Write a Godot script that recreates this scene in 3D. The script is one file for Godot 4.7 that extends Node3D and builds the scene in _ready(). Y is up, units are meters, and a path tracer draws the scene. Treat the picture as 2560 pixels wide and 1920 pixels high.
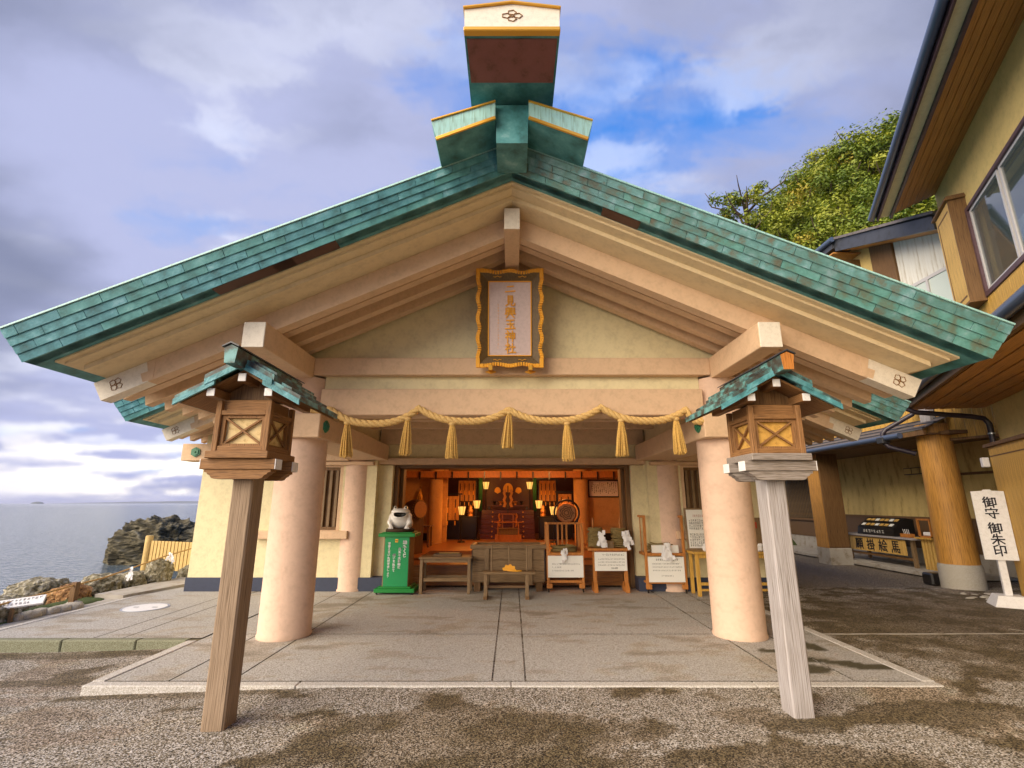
extends Node3D
# Seaside shrine porch. y up, metres. Camera stands at x=0, z=0; the building goes away along -z.

class MB:
	var v := PackedVector3Array()
	var n := PackedVector3Array()
	var c := PackedColorArray()
	var col := Color(1, 1, 1)
	var tint := false

	func tri(a: Vector3, b: Vector3, d: Vector3, o: Vector3) -> void:
		var m := (d - a).cross(b - a)
		if m.length_squared() < 1e-16:
			return
		if m.dot((a + b + d) / 3.0 - o) < 0.0:
			var t := b
			b = d
			d = t
			m = -m
		m = m.normalized()
		v.append(a); v.append(b); v.append(d)
		n.append(m); n.append(m); n.append(m)
		if tint:
			c.append(col); c.append(col); c.append(col)

	func quad(a: Vector3, b: Vector3, d: Vector3, e: Vector3, o: Vector3) -> void:
		tri(a, b, d, o)
		tri(a, d, e, o)

	func smooth_tri(a: Vector3, b: Vector3, d: Vector3, na: Vector3, nb: Vector3, nd: Vector3) -> void:
		var m := (d - a).cross(b - a)
		if m.length_squared() < 1e-18:
			return
		if m.dot(na + nb + nd) < 0.0:
			v.append(a); v.append(d); v.append(b)
			n.append(na); n.append(nd); n.append(nb)
		else:
			v.append(a); v.append(b); v.append(d)
			n.append(na); n.append(nb); n.append(nd)
		if tint:
			c.append(col); c.append(col); c.append(col)

	# chamfered box
	func box(p: Vector3, s: Vector3, bas := Basis.IDENTITY, bev := 0.0) -> MB:
		var h := s * 0.5
		if bev <= 0.0:
			var q := []
			for sx in [-1, 1]:
				for sy in [-1, 1]:
					for sz in [-1, 1]:
						q.append(p + bas * Vector3(sx * h.x, sy * h.y, sz * h.z))
			hexa(q)
			return self
		var b := minf(bev, minf(h.x, minf(h.y, h.z)) * 0.9)
		var px := {}
		for sx in [-1, 1]:
			for sy in [-1, 1]:
				for sz in [-1, 1]:
					var k := Vector3i(sx, sy, sz)
					px[k] = [p + bas * Vector3(sx * h.x, sy * (h.y - b), sz * (h.z - b)), p + bas * Vector3(sx * (h.x - b), sy * h.y, sz * (h.z - b)), p + bas * Vector3(sx * (h.x - b), sy * (h.y - b), sz * h.z)]
		for sg in [-1, 1]:
			quad(px[Vector3i(sg, -1, -1)][0], px[Vector3i(sg, 1, -1)][0], px[Vector3i(sg, 1, 1)][0], px[Vector3i(sg, -1, 1)][0], p)
			quad(px[Vector3i(-1, sg, -1)][1], px[Vector3i(1, sg, -1)][1], px[Vector3i(1, sg, 1)][1], px[Vector3i(-1, sg, 1)][1], p)
			quad(px[Vector3i(-1, -1, sg)][2], px[Vector3i(1, -1, sg)][2], px[Vector3i(1, 1, sg)][2], px[Vector3i(-1, 1, sg)][2], p)
			for sh in [-1, 1]:
				quad(px[Vector3i(sg, sh, -1)][0], px[Vector3i(sg, sh, 1)][0], px[Vector3i(sg, sh, 1)][1], px[Vector3i(sg, sh, -1)][1], p)
				quad(px[Vector3i(sg, -1, sh)][0], px[Vector3i(sg, 1, sh)][0], px[Vector3i(sg, 1, sh)][2], px[Vector3i(sg, -1, sh)][2], p)
				quad(px[Vector3i(-1, sg, sh)][1], px[Vector3i(1, sg, sh)][1], px[Vector3i(1, sg, sh)][2], px[Vector3i(-1, sg, sh)][2], p)
		for k in px:
			tri(px[k][0], px[k][1], px[k][2], p)
		return self

	# 8 corners in the order x(-,+) outer, y, z inner
	func hexa(q: Array) -> MB:
		var o := Vector3.ZERO
		for a in q:
			o += a / 8.0
		quad(q[0], q[1], q[3], q[2], o); quad(q[4], q[5], q[7], q[6], o)
		quad(q[0], q[1], q[5], q[4], o); quad(q[2], q[3], q[7], q[6], o)
		quad(q[0], q[2], q[6], q[4], o); quad(q[1], q[3], q[7], q[5], o)
		return self

	# box given by its two extreme corners
	func bb(x0: float, x1: float, y0: float, y1: float, z0: float, z1: float, bev := 0.0) -> MB:
		return box(Vector3((x0 + x1) / 2, (y0 + y1) / 2, (z0 + z1) / 2), Vector3(absf(x1 - x0), absf(y1 - y0), absf(z1 - z0)), Basis.IDENTITY, bev)

	# bar from a to b, w across, h along up
	func bar(a: Vector3, b: Vector3, w: float, h: float, up := Vector3.UP, bev := 0.0) -> MB:
		var d := (b - a)
		var l := d.length()
		d = d / l
		if absf(d.dot(up)) > 0.95:
			up = Vector3.FORWARD if absf(d.z) < 0.9 else Vector3.RIGHT
		var s := d.cross(up).normalized()
		var u := s.cross(d).normalized()
		return box((a + b) / 2, Vector3(w, h, l), Basis(s, u, -d), bev)

	# polygon in the xy plane pushed from z0 to z1
	func ext(poly: Array, z0: float, z1: float, xf := Transform3D.IDENTITY) -> MB:
		var pp := PackedVector2Array(poly)
		if Geometry2D.is_polygon_clockwise(pp):
			pp.reverse()
		var ix := Geometry2D.triangulate_polygon(pp)
		var mid := (z0 + z1) / 2
		for k in range(0, ix.size(), 3):
			var a := pp[ix[k]]
			var b := pp[ix[k + 1]]
			var d := pp[ix[k + 2]]
			var cc := (a + b + d) / 3.0
			var o := xf * Vector3(cc.x, cc.y, mid)
			for z in [z0, z1]:
				tri(xf * Vector3(a.x, a.y, z), xf * Vector3(b.x, b.y, z), xf * Vector3(d.x, d.y, z), o)
		for k in pp.size():
			var a := pp[k]
			var b := pp[(k + 1) % pp.size()]
			var w := Vector2(b.y - a.y, a.x - b.x).normalized()
			var m := (a + b) / 2.0 - w * 0.01
			quad(xf * Vector3(a.x, a.y, z0), xf * Vector3(b.x, b.y, z0), xf * Vector3(b.x, b.y, z1), xf * Vector3(a.x, a.y, z1), xf * Vector3(m.x, m.y, mid))
		return self

	# turned shape: profile of (radius, height)
	func lathe(prof: Array, seg := 24, xf := Transform3D.IDENTITY, hard := false) -> MB:
		for k in prof.size() - 1:
			var p: Vector2 = prof[k]
			var q: Vector2 = prof[k + 1]
			var nn := Vector2(q.y - p.y, p.x - q.x).normalized()
			var n0 := nn
			var n1 := nn
			if not hard:
				if k > 0:
					var e: Vector2 = prof[k - 1]
					var g := Vector2(p.y - e.y, e.x - p.x).normalized()
					if g.dot(nn) > 0.5:
						n0 = (g + nn).normalized()
				if k < prof.size() - 2:
					var e2: Vector2 = prof[k + 2]
					var g2 := Vector2(e2.y - q.y, q.x - e2.x).normalized()
					if g2.dot(nn) > 0.5:
						n1 = (g2 + nn).normalized()
			for s in seg:
				var a := TAU * s / seg
				var b := TAU * (s + 1) / seg
				var ca := Vector2(cos(a), sin(a))
				var cb := Vector2(cos(b), sin(b))
				var A := xf * Vector3(p.x * ca.x, p.y, p.x * ca.y)
				var B := xf * Vector3(p.x * cb.x, p.y, p.x * cb.y)
				var C := xf * Vector3(q.x * cb.x, q.y, q.x * cb.y)
				var D := xf * Vector3(q.x * ca.x, q.y, q.x * ca.y)
				var NA := (xf.basis * Vector3(n0.x * ca.x, n0.y, n0.x * ca.y)).normalized()
				var NB := (xf.basis * Vector3(n0.x * cb.x, n0.y, n0.x * cb.y)).normalized()
				var NC := (xf.basis * Vector3(n1.x * cb.x, n1.y, n1.x * cb.y)).normalized()
				var ND := (xf.basis * Vector3(n1.x * ca.x, n1.y, n1.x * ca.y)).normalized()
				smooth_tri(A, B, C, NA, NB, NC)
				smooth_tri(A, C, D, NA, NC, ND)
		return self

	func cyl(p: Vector3, r0: float, r1: float, h: float, seg := 24, bas := Basis.IDENTITY) -> MB:
		return lathe([Vector2(0.0001, 0), Vector2(r0, 0), Vector2(r1, h), Vector2(0.0001, h)], seg, Transform3D(bas, p), true) if r0 != r1 else lathe([Vector2(0.0001, 0), Vector2(r0, 0), Vector2(r1, h), Vector2(0.0001, h)], seg, Transform3D(bas, p))

	func tube(pts: Array, rad, seg := 8) -> MB:
		var rings := []
		var nn := []
		var up := Vector3(0.13, 0.95, 0.27).normalized()
		for k in pts.size():
			var d: Vector3 = (pts[mini(k + 1, pts.size() - 1)] - pts[maxi(k - 1, 0)]).normalized()
			if absf(d.dot(up)) > 0.97:
				up = Vector3(0.9, 0.1, 0.3).normalized()
			var s := d.cross(up).normalized()
			var u := s.cross(d).normalized()
			up = u
			var r: float = rad[k] if rad is Array else rad
			var ring := []
			var rn := []
			for j in seg:
				var a := TAU * j / seg
				var e := s * cos(a) + u * sin(a)
				ring.append(pts[k] + e * r)
				rn.append(e)
			rings.append(ring)
			nn.append(rn)
		for k in pts.size() - 1:
			for j in seg:
				var i := (j + 1) % seg
				smooth_tri(rings[k][j], rings[k][i], rings[k + 1][i], nn[k][j], nn[k][i], nn[k + 1][i])
				smooth_tri(rings[k][j], rings[k + 1][i], rings[k + 1][j], nn[k][j], nn[k + 1][i], nn[k + 1][j])
		for e in [0, pts.size() - 1]:
			var o: Vector3 = pts[1] if e == 0 else pts[pts.size() - 2]
			for j in range(1, seg - 1):
				tri(rings[e][0], rings[e][j], rings[e][j + 1], o)
		return self

	# grid of points, smooth normals facing away from (or along) a hint
	func grid(g: Array, hint: Vector3, closed := false, cg = null) -> MB:
		var R := g.size()
		var C: int = g[0].size()
		var nn := []
		for i in R:
			var row := []
			for j in C:
				var a: Vector3 = g[mini(i + 1, R - 1)][j] - g[maxi(i - 1, 0)][j]
				var b: Vector3
				if closed:
					b = g[i][(j + 1) % C] - g[i][(j + C - 1) % C]
				else:
					b = g[i][mini(j + 1, C - 1)] - g[i][maxi(j - 1, 0)]
				var m := a.cross(b)
				if m.length_squared() < 1e-14:
					m = g[i][j] - hint
				m = m.normalized()
				var w: Vector3 = (g[i][j] - hint) if closed else hint
				if m.dot(w) < 0:
					m = -m
				row.append(m)
			nn.append(row)
		for i in R - 1:
			for j in (C if closed else C - 1):
				var k := (j + 1) % C
				if cg != null:
					col = cg[i][j]
				smooth_tri(g[i][j], g[i][k], g[i + 1][k], nn[i][j], nn[i][k], nn[i + 1][k])
				smooth_tri(g[i][j], g[i + 1][k], g[i + 1][j], nn[i][j], nn[i + 1][k], nn[i + 1][j])
		return self

	func ellipsoid(p: Vector3, r: Vector3, rows := 12, cols := 18, bas := Basis.IDENTITY) -> MB:
		var g := []
		for i in rows + 1:
			var row := []
			var a := PI * i / rows
			for j in cols:
				var b := TAU * j / cols
				row.append(p + bas * Vector3(r.x * sin(a) * cos(b), r.y * cos(a), r.z * sin(a) * sin(b)))
			g.append(row)
		return grid(g, p, true)

	func mesh() -> ArrayMesh:
		var m := ArrayMesh.new()
		var a := []
		a.resize(Mesh.ARRAY_MAX)
		a[Mesh.ARRAY_VERTEX] = v
		a[Mesh.ARRAY_NORMAL] = n
		if tint:
			a[Mesh.ARRAY_COLOR] = c
		m.add_surface_from_arrays(Mesh.PRIMITIVE_TRIANGLES, a)
		return m

var rng := RandomNumberGenerator.new()
var M := {}
var taken := {}

func mb() -> MB:
	return MB.new()

func tinted() -> MB:
	var b := MB.new()
	b.tint = true
	return b

func rr(a: float, b: float) -> float:
	return rng.randf_range(a, b)

func part(called: String, b, m: Material, parent: Node, at := Vector3.ZERO, bas := Basis.IDENTITY) -> MeshInstance3D:
	var o := MeshInstance3D.new()
	o.mesh = b.mesh() if b is MB else b
	o.material_override = m
	o.name = called
	o.transform = Transform3D(bas, at)
	o.cast_shadow = GeometryInstance3D.SHADOW_CASTING_SETTING_ON
	parent.add_child(o, true)
	return o

func numbered(called: String) -> String:
	if not taken.has(called):
		taken[called] = 0
		return called
	taken[called] += 1
	return "%s_%03d" % [called, taken[called]]

func tag(o: Node, label: String, category: String, group := "") -> Node:
	o.set_meta("label", label)
	o.set_meta("category", category)
	if group != "":
		o.set_meta("group", group)
	return o

func thing(called: String, label: String, category: String, at := Vector3.ZERO, turn := 0.0, group := "") -> Node3D:
	var o := Node3D.new()
	o.name = numbered(called)
	add_child(o)
	o.position = at
	o.rotation.y = turn
	tag(o, label, category, group)
	return o

func structure(called: String, b, m: Material, at := Vector3.ZERO) -> MeshInstance3D:
	var o := part(numbered(called), b, m, self, at)
	o.set_meta("kind", "structure")
	return o

# ---------------------------------------------------------------- textures and materials
func srgb(c: Color) -> Color:
	return c.linear_to_srgb()

func noise_bytes(seed_: int, size: int, freq: float, oct := 4, type := FastNoiseLite.TYPE_SIMPLEX_SMOOTH, warp := 0.0) -> PackedByteArray:
	var f := FastNoiseLite.new()
	f.seed = seed_
	f.noise_type = type
	f.frequency = freq
	f.fractal_octaves = oct
	f.fractal_type = FastNoiseLite.FRACTAL_FBM if oct > 1 else FastNoiseLite.FRACTAL_NONE
	if type == FastNoiseLite.TYPE_CELLULAR:
		f.cellular_return_type = FastNoiseLite.RETURN_CELL_VALUE
	if warp > 0.0:
		f.domain_warp_enabled = true
		f.domain_warp_amplitude = warp
		f.domain_warp_frequency = freq * 2.0
	var im := f.get_seamless_image(size, size)
	im.convert(Image.FORMAT_L8)
	return im.get_data()

# layers: [[bytes, weight], ...] summed, then looked up in a ramp of linear colours
func ramp_tex(size: int, layers: Array, ramp: Array) -> ImageTexture:
	var lut := PackedByteArray()
	for k in 256:
		var t := k / 255.0 * (ramp.size() - 1)
		var i := mini(int(t), ramp.size() - 2)
		var a: Color = ramp[i]
		var c := srgb(a.lerp(ramp[i + 1], t - i))
		lut.append(int(clampf(c.r, 0, 1) * 255)); lut.append(int(clampf(c.g, 0, 1) * 255)); lut.append(int(clampf(c.b, 0, 1) * 255))
	var out := PackedByteArray()
	var N := size * size
	out.resize(N * 3)
	var L0: PackedByteArray = layers[0][0]
	var w0: float = layers[0][1]
	var two := layers.size() > 1
	var L1: PackedByteArray = layers[1][0] if two else L0
	var w1: float = layers[1][1] if two else 0.0
	for k in N:
		var x := int(clampf((L0[k] - 128) * w0 + (L1[k] - 128) * w1 + 128, 0, 255)) * 3
		out[k * 3] = lut[x]
		out[k * 3 + 1] = lut[x + 1]
		out[k * 3 + 2] = lut[x + 2]
	return ImageTexture.create_from_image(Image.create_from_data(size, size, false, Image.FORMAT_RGB8, out))

func grey_tex(size: int, bytes: PackedByteArray) -> ImageTexture:
	return ImageTexture.create_from_image(Image.create_from_data(size, size, false, Image.FORMAT_L8, bytes))

func mat(called: String, color: Color, rough := 0.7, tex: Texture2D = null, scale := Vector3.ONE, relief: Texture2D = null, depth := 0.0, world := false) -> StandardMaterial3D:
	var m := StandardMaterial3D.new()
	m.resource_name = called
	m.albedo_color = srgb(color)
	m.roughness = rough
	if tex or relief:
		m.uv1_triplanar = true
		m.uv1_world_triplanar = world
		m.uv1_scale = scale
		m.uv1_triplanar_sharpness = 4.0
	if tex:
		m.albedo_texture = tex
	if relief:
		m.heightmap_enabled = true
		m.heightmap_texture = relief
		m.heightmap_scale = depth
	M[called] = m
	return m

func L(r: float, g: float, b: float) -> Color:
	return Color(r, g, b)

func make_materials() -> void:
	var S := 512
	var n_fine := noise_bytes(1, S, 0.06, 3)
	var n_mid := noise_bytes(2, S, 0.018, 5)
	var n_big := noise_bytes(3, S, 0.007, 5)
	var n_cell := noise_bytes(4, 1024, 0.13, 1, FastNoiseLite.TYPE_CELLULAR)
	var n_cell2 := noise_bytes(14, 1024, 0.05, 3)
	var n_grain := noise_bytes(5, S, 0.03, 4, FastNoiseLite.TYPE_SIMPLEX_SMOOTH, 14.0)
	var n_cellS := noise_bytes(6, S, 0.06, 2, FastNoiseLite.TYPE_CELLULAR)
	var t_fine := grey_tex(S, n_fine)
	var t_mid := grey_tex(S, n_mid)
	var t_cell := grey_tex(1024, n_cell)
	var w := L(1, 1, 1)
	# soft mottling that multiplies the base colour
	var t_plaster := ramp_tex(S, [[n_mid, 0.7], [n_fine, 0.5]], [L(0.80, 0.79, 0.77), L(0.95, 0.95, 0.94), w])
	var t_stain := ramp_tex(S, [[n_big, 1.3], [n_fine, 0.4]], [L(0.62, 0.56, 0.47), L(0.92, 0.9, 0.87), w, w])
	var t_wood := ramp_tex(S, [[n_grain, 1.3], [n_fine, 0.3]], [L(0.34, 0.30, 0.25), L(0.72, 0.68, 0.62), L(0.95, 0.93, 0.9), w])
	var t_copper := ramp_tex(S, [[n_big, 1.0], [n_fine, 0.22]], [L(0.035, 0.105, 0.11), L(0.045, 0.175, 0.195), L(0.07, 0.255, 0.29), L(0.11, 0.325, 0.37), L(0.24, 0.45, 0.51)])
	var t_copper2 := ramp_tex(S, [[n_big, 1.2], [n_fine, 0.25]], [L(0.13, 0.125, 0.09), L(0.12, 0.18, 0.155), L(0.10, 0.25, 0.245), L(0.14, 0.31, 0.315), L(0.23, 0.37, 0.41)])
	var t_gravel := ramp_tex(1024, [[n_cell, 1.1], [n_cell2, 0.5]], [L(0.03, 0.025, 0.015), L(0.16, 0.13, 0.08), L(0.34, 0.29, 0.20), L(0.55, 0.50, 0.42), L(0.85, 0.80, 0.72), L(1.0, 0.98, 0.95)])
	var t_slab := ramp_tex(1024, [[n_cell, 0.7], [n_cell2, 0.5]], [L(0.34, 0.31, 0.25), L(0.55, 0.52, 0.47), L(0.72, 0.70, 0.67), L(0.9, 0.88, 0.86)])
	var t_rock := ramp_tex(S, [[n_mid, 1.3], [n_fine, 0.5]], [L(0.03, 0.03, 0.015), L(0.13, 0.11, 0.06), L(0.22, 0.19, 0.12), L(0.36, 0.33, 0.25), L(0.5, 0.46, 0.38)])
	var t_orock := ramp_tex(S, [[n_mid, 1.3], [n_fine, 0.5]], [L(0.06, 0.03, 0.012), L(0.24, 0.11, 0.035), L(0.42, 0.22, 0.08), L(0.5, 0.36, 0.2)])
	mat("peach", L(0.70, 0.49, 0.32), 0.85, t_plaster, Vector3.ONE * 0.55, t_fine, 0.25)
	mat("column", L(0.72, 0.51, 0.39), 0.8, t_plaster, Vector3.ONE * 0.45, t_fine, 0.18)
	mat("cream", L(0.78, 0.63, 0.40), 0.85, t_plaster, Vector3.ONE * 0.5, t_fine, 0.2)
	mat("creamwall", L(0.76, 0.67, 0.42), 0.85, t_plaster, Vector3.ONE * 0.5, t_fine, 0.3)
	mat("endpaint", L(0.80, 0.73, 0.63), 0.6, t_plaster, Vector3.ONE * 1.6)
	mat("soffit", L(0.78, 0.63, 0.40), 0.85, t_plaster, Vector3.ONE * 0.5)
	mat("copper", w, 0.55, t_copper, Vector3.ONE * 1.4, t_fine, 0.3)
	mat("copper_olive", w, 0.55, t_copper2, Vector3.ONE * 1.4, t_fine, 0.3)
	for k in 3:
		mat("tile_left_%d" % k, [L(0.85, 0.92, 0.95), L(1.05, 1.05, 1.05), L(0.95, 1.0, 0.9)][k], 0.5, t_copper, Vector3.ONE * [1.0, 1.3, 0.8][k], t_fine, 0.15)
		mat("tile_right_%d" % k, [L(0.85, 0.85, 0.85), L(1.05, 1.05, 1.1), L(0.9, 1.05, 1.0)][k], 0.5, t_copper2, Vector3.ONE * [1.0, 1.3, 0.8][k], t_fine, 0.15)
	mat("copper_dark", L(0.95, 1.0, 0.95), 0.5, t_copper, Vector3.ONE * 0.8)
	mat("copper_brown", L(0.10, 0.045, 0.03), 0.5, t_stain, Vector3.ONE)
	mat("ridge_red", L(0.22, 0.075, 0.065), 0.5, t_stain, Vector3.ONE * 1.2)
	mat("lamp_copper", w, 0.5, ramp_tex(S, [[n_big, 1.5], [n_fine, 0.3]], [L(0.035, 0.028, 0.022), L(0.05, 0.055, 0.05), L(0.06, 0.12, 0.115), L(0.10, 0.27, 0.27), L(0.14, 0.34, 0.35)]), Vector3.ONE * 1.3)
	mat("sheen_copper", L(0.35, 0.62, 0.62), 0.35, t_stain, Vector3(9, 0.7, 9))  # pale blue tone stands in for sky reflected on the copper
	mat("rivet", L(0.03, 0.20, 0.11), 0.45, t_stain, Vector3.ONE * 6)
	mat("bluebase", L(0.035, 0.045, 0.085), 0.7, t_plaster, Vector3.ONE)
	mat("crestline", L(0.22, 0.10, 0.02), 0.6)
	mat("postwood", L(0.34, 0.25, 0.175), 0.8, t_wood, Vector3(8, 0.12, 8), grey_tex(S, n_grain), 0.15)
	mat("lampwood", L(0.31, 0.155, 0.055), 0.7, t_wood, Vector3(0.3, 8, 8), grey_tex(S, n_grain), 0.3)
	mat("lampwood_up", L(0.31, 0.155, 0.055), 0.7, t_wood, Vector3(8, 0.3, 8), grey_tex(S, n_grain), 0.3)
	mat("postgrey", L(0.42, 0.40, 0.425), 0.8, t_wood, Vector3(8, 0.12, 8), grey_tex(S, n_grain), 0.15)
	mat("armgrey", L(0.33, 0.29, 0.27), 0.75, t_wood, Vector3(0.3, 8, 8), grey_tex(S, n_grain), 0.4)
	mat("paper", L(0.72, 0.55, 0.28), 0.9, t_stain, Vector3.ONE * 3)
	mat("paper_warm", L(0.62, 0.36, 0.08), 0.9, t_stain, Vector3.ONE * 3)
	mat("cedar", L(0.66, 0.39, 0.075), 0.6, t_wood, Vector3(6, 0.12, 6))
	mat("cedar_pale", L(0.72, 0.46, 0.13), 0.6, t_wood, Vector3(6, 0.12, 6))
	mat("logwood", L(0.58, 0.29, 0.055), 0.55, t_wood, Vector3(4, 0.12, 4), grey_tex(S, n_grain), 0.3)
	mat("brownwood", L(0.19, 0.10, 0.035), 0.65, t_wood, Vector3(5, 0.13, 5))
	mat("brownwood_flat", L(0.17, 0.095, 0.04), 0.6, t_wood, Vector3(0.15, 6, 6))
	mat("soffitwood", L(0.55, 0.26, 0.06), 0.6, t_wood, Vector3(6, 6, 0.1))
	mat("tablewood", L(0.24, 0.155, 0.075), 0.6, t_wood, Vector3(0.25, 7, 7))
	mat("tablewood_up", L(0.25, 0.165, 0.085), 0.6, t_wood, Vector3(8, 0.3, 8))
	mat("orangewood", L(0.55, 0.215, 0.045), 0.5, t_wood, Vector3(8, 0.3, 8))
	mat("floorwood", L(0.40, 0.165, 0.045), 0.35, t_wood, Vector3(0.2, 5, 5))
	mat("darkred", L(0.11, 0.026, 0.016), 0.35, t_wood, Vector3(0.6, 5, 5))
	mat("black", L(0.012, 0.011, 0.011), 0.3)
	mat("darkmetal", L(0.03, 0.03, 0.035), 0.35)
	mat("gutter", L(0.06, 0.085, 0.15), 0.28)
	mat("pipe", L(0.03, 0.022, 0.035), 0.35)
	mat("steel", L(0.5, 0.52, 0.55), 0.3)
	M.steel.metallic = 0.8
	mat("gold", L(0.75, 0.40, 0.055), 0.38)
	M.gold.metallic = 0.55
	mat("goldpaint", L(0.85, 0.40, 0.03), 0.45)
	mat("plaquepanel", L(0.66, 0.53, 0.52), 0.5, t_plaster, Vector3.ONE * 2)
	mat("plaqueframe", L(0.16, 0.10, 0.035), 0.5, t_wood, Vector3(6, 1, 6))
	mat("straw", L(0.78, 0.50, 0.14), 0.85, t_wood, Vector3(12, 2.5, 12))
	mat("straw_rope", L(0.68, 0.45, 0.17), 0.85, t_stain, Vector3.ONE * 9)
	mat("straw_old", L(0.30, 0.225, 0.085), 0.85, t_wood, Vector3.ONE * 12)
	mat("white", L(0.78, 0.77, 0.78), 0.75)
	mat("whitepaint", L(0.80, 0.79, 0.80), 0.5, t_plaster, Vector3.ONE * 1.5)
	mat("printpaper", L(0.80, 0.80, 0.76), 0.8)
	mat("ink", L(0.012, 0.012, 0.02), 0.7)
	mat("inkred", L(0.35, 0.03, 0.02), 0.7)
	mat("greenpaint", L(0.005, 0.20, 0.03), 0.4)
	mat("greenpanel", L(0.015, 0.27, 0.09), 0.3)
	mat("ceramic", L(0.72, 0.70, 0.66), 0.14)
	M.ceramic.vertex_color_use_as_albedo = true
	M.ceramic.albedo_color = Color(1, 1, 1)
	mat("frogdark", L(0.03, 0.028, 0.022), 0.3)
	mat("cushion", L(0.20, 0.095, 0.03), 0.9, t_fine, Vector3.ONE * 8)
	mat("slab", L(0.60, 0.595, 0.60), 0.85, t_slab, Vector3.ONE * 0.75, t_cell, 0.3, true)
	M.slab.vertex_color_use_as_albedo = true
	mat("gravel", L(0.60, 0.58, 0.575), 0.8, t_gravel, Vector3.ONE * 0.85, t_cell, 0.8, true)
	M.gravel.vertex_color_use_as_albedo = true
	mat("kerb", L(0.80, 0.79, 0.79), 0.85, t_slab, Vector3.ONE * 1.1, t_cell, 0.15, true)
	mat("kerbmoss", L(0.33, 0.35, 0.25), 0.9, t_slab, Vector3.ONE * 1.1, t_cell, 0.2, true)
	mat("moss", L(0.075, 0.11, 0.025), 0.95, t_stain, Vector3.ONE * 3, t_fine, 1.5)
	mat("concrete", L(0.40, 0.37, 0.33), 0.9, t_stain, Vector3.ONE * 0.8, t_fine, 0.3)
	mat("rock", w, 0.85, t_rock, Vector3.ONE * 0.9, t_mid, 4.0)
	mat("rock_orange", w, 0.85, t_orock, Vector3.ONE * 1.2, t_mid, 4.0)
	mat("searock", L(0.42, 0.40, 0.33), 0.85, t_rock, Vector3(0.12, 0.5, 0.12), t_mid, 25.0)
	mat("soil", L(0.12, 0.10, 0.055), 0.95, t_stain, Vector3.ONE * 0.5)
	mat("hillside", L(0.05, 0.07, 0.02), 0.95, t_stain, Vector3.ONE * 0.2)
	mat("farland", L(0.10, 0.12, 0.09), 0.95)
	mat("sea", L(0.05, 0.085, 0.11), 0.09)
	M.sea.uv1_triplanar = true
	M.sea.uv1_world_triplanar = true
	M.sea.uv1_scale = Vector3(0.09, 0.09, 0.28)
	M.sea.heightmap_enabled = true
	M.sea.heightmap_texture = grey_tex(S, noise_bytes(21, S, 0.02, 5))
	M.sea.heightmap_scale = 24.0
	mat("bark", L(0.10, 0.07, 0.045), 0.9, t_wood, Vector3(3, 0.6, 3))
	mat("leaf", w, 0.6)
	M.leaf.vertex_color_use_as_albedo = true
	M.leaf.cull_mode = BaseMaterial3D.CULL_DISABLED
	M.leaf.backlight_enabled = true
	M.leaf.backlight = Color(0.55, 0.6, 0.25)
	mat("bwall", L(0.74, 0.54, 0.20), 0.9, t_plaster, Vector3.ONE * 0.35)
	mat("bwall_white", L(0.72, 0.71, 0.66), 0.9, t_stain, Vector3(2.2, 0.16, 2.2))
	mat("shaded_ochre", L(0.66, 0.50, 0.20), 0.9, t_stain, Vector3(0.9, 0.25, 0.9))  # ochre wall colour taken darker to carry the shade of the recess
	mat("inwall", L(0.62, 0.36, 0.13), 0.9, t_plaster, Vector3.ONE * 0.4)
	mat("roofmetal", L(0.045, 0.05, 0.065), 0.4, t_stain, Vector3.ONE)
	mat("roofshingle", L(0.13, 0.115, 0.12), 0.6, t_stain, Vector3.ONE * 1.5)
	mat("purple_trim", L(0.09, 0.045, 0.055), 0.5, t_stain, Vector3.ONE)
	mat("glass", L(0.10, 0.14, 0.14), 0.03)
	M.glass.transparency = BaseMaterial3D.TRANSPARENCY_ALPHA
	M.glass.albedo_color.a = 0.35
	mat("frosted", L(0.55, 0.62, 0.58), 0.25)
	mat("aluminium", L(0.52, 0.50, 0.50), 0.4)
	mat("curtain", L(0.32, 0.30, 0.26), 0.9, t_stain, Vector3(5, 0.3, 5))
	mat("cloth", L(0.58, 0.30, 0.10), 0.9, t_stain, Vector3.ONE * 6)
	mat("greencloth", L(0.01, 0.085, 0.035), 0.9)
	mat("redcloth", L(0.42, 0.05, 0.02), 0.9)
	mat("drumskin", L(0.50, 0.28, 0.10), 0.6, t_stain, Vector3.ONE * 3)
	mat("mat_red", L(0.10, 0.03, 0.018), 0.95)
	mat("lampglow", L(0.8, 0.6, 0.3), 0.6)
	M.lampglow.emission_enabled = true
	M.lampglow.emission = srgb(L(1.0, 0.60, 0.13))
	M.lampglow.emission_energy_multiplier = 0.55
	mat("downlight", L(0.9, 0.8, 0.6), 0.5)
	M.downlight.emission_enabled = true
	M.downlight.emission = srgb(L(1.0, 0.75, 0.42))
	M.downlight.emission_energy_multiplier = 1.5
	mat("bronze", L(0.60, 0.30, 0.12), 0.35)
	M.bronze.metallic = 0.6
	mat("stonelight", L(0.66, 0.63, 0.57), 0.85, t_slab, Vector3.ONE * 1.6)
	mat("fencewood", L(0.62, 0.44, 0.16), 0.7, t_wood, Vector3(6, 0.3, 6))
	mat("cord", L(0.45, 0.26, 0.08), 0.9)

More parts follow.
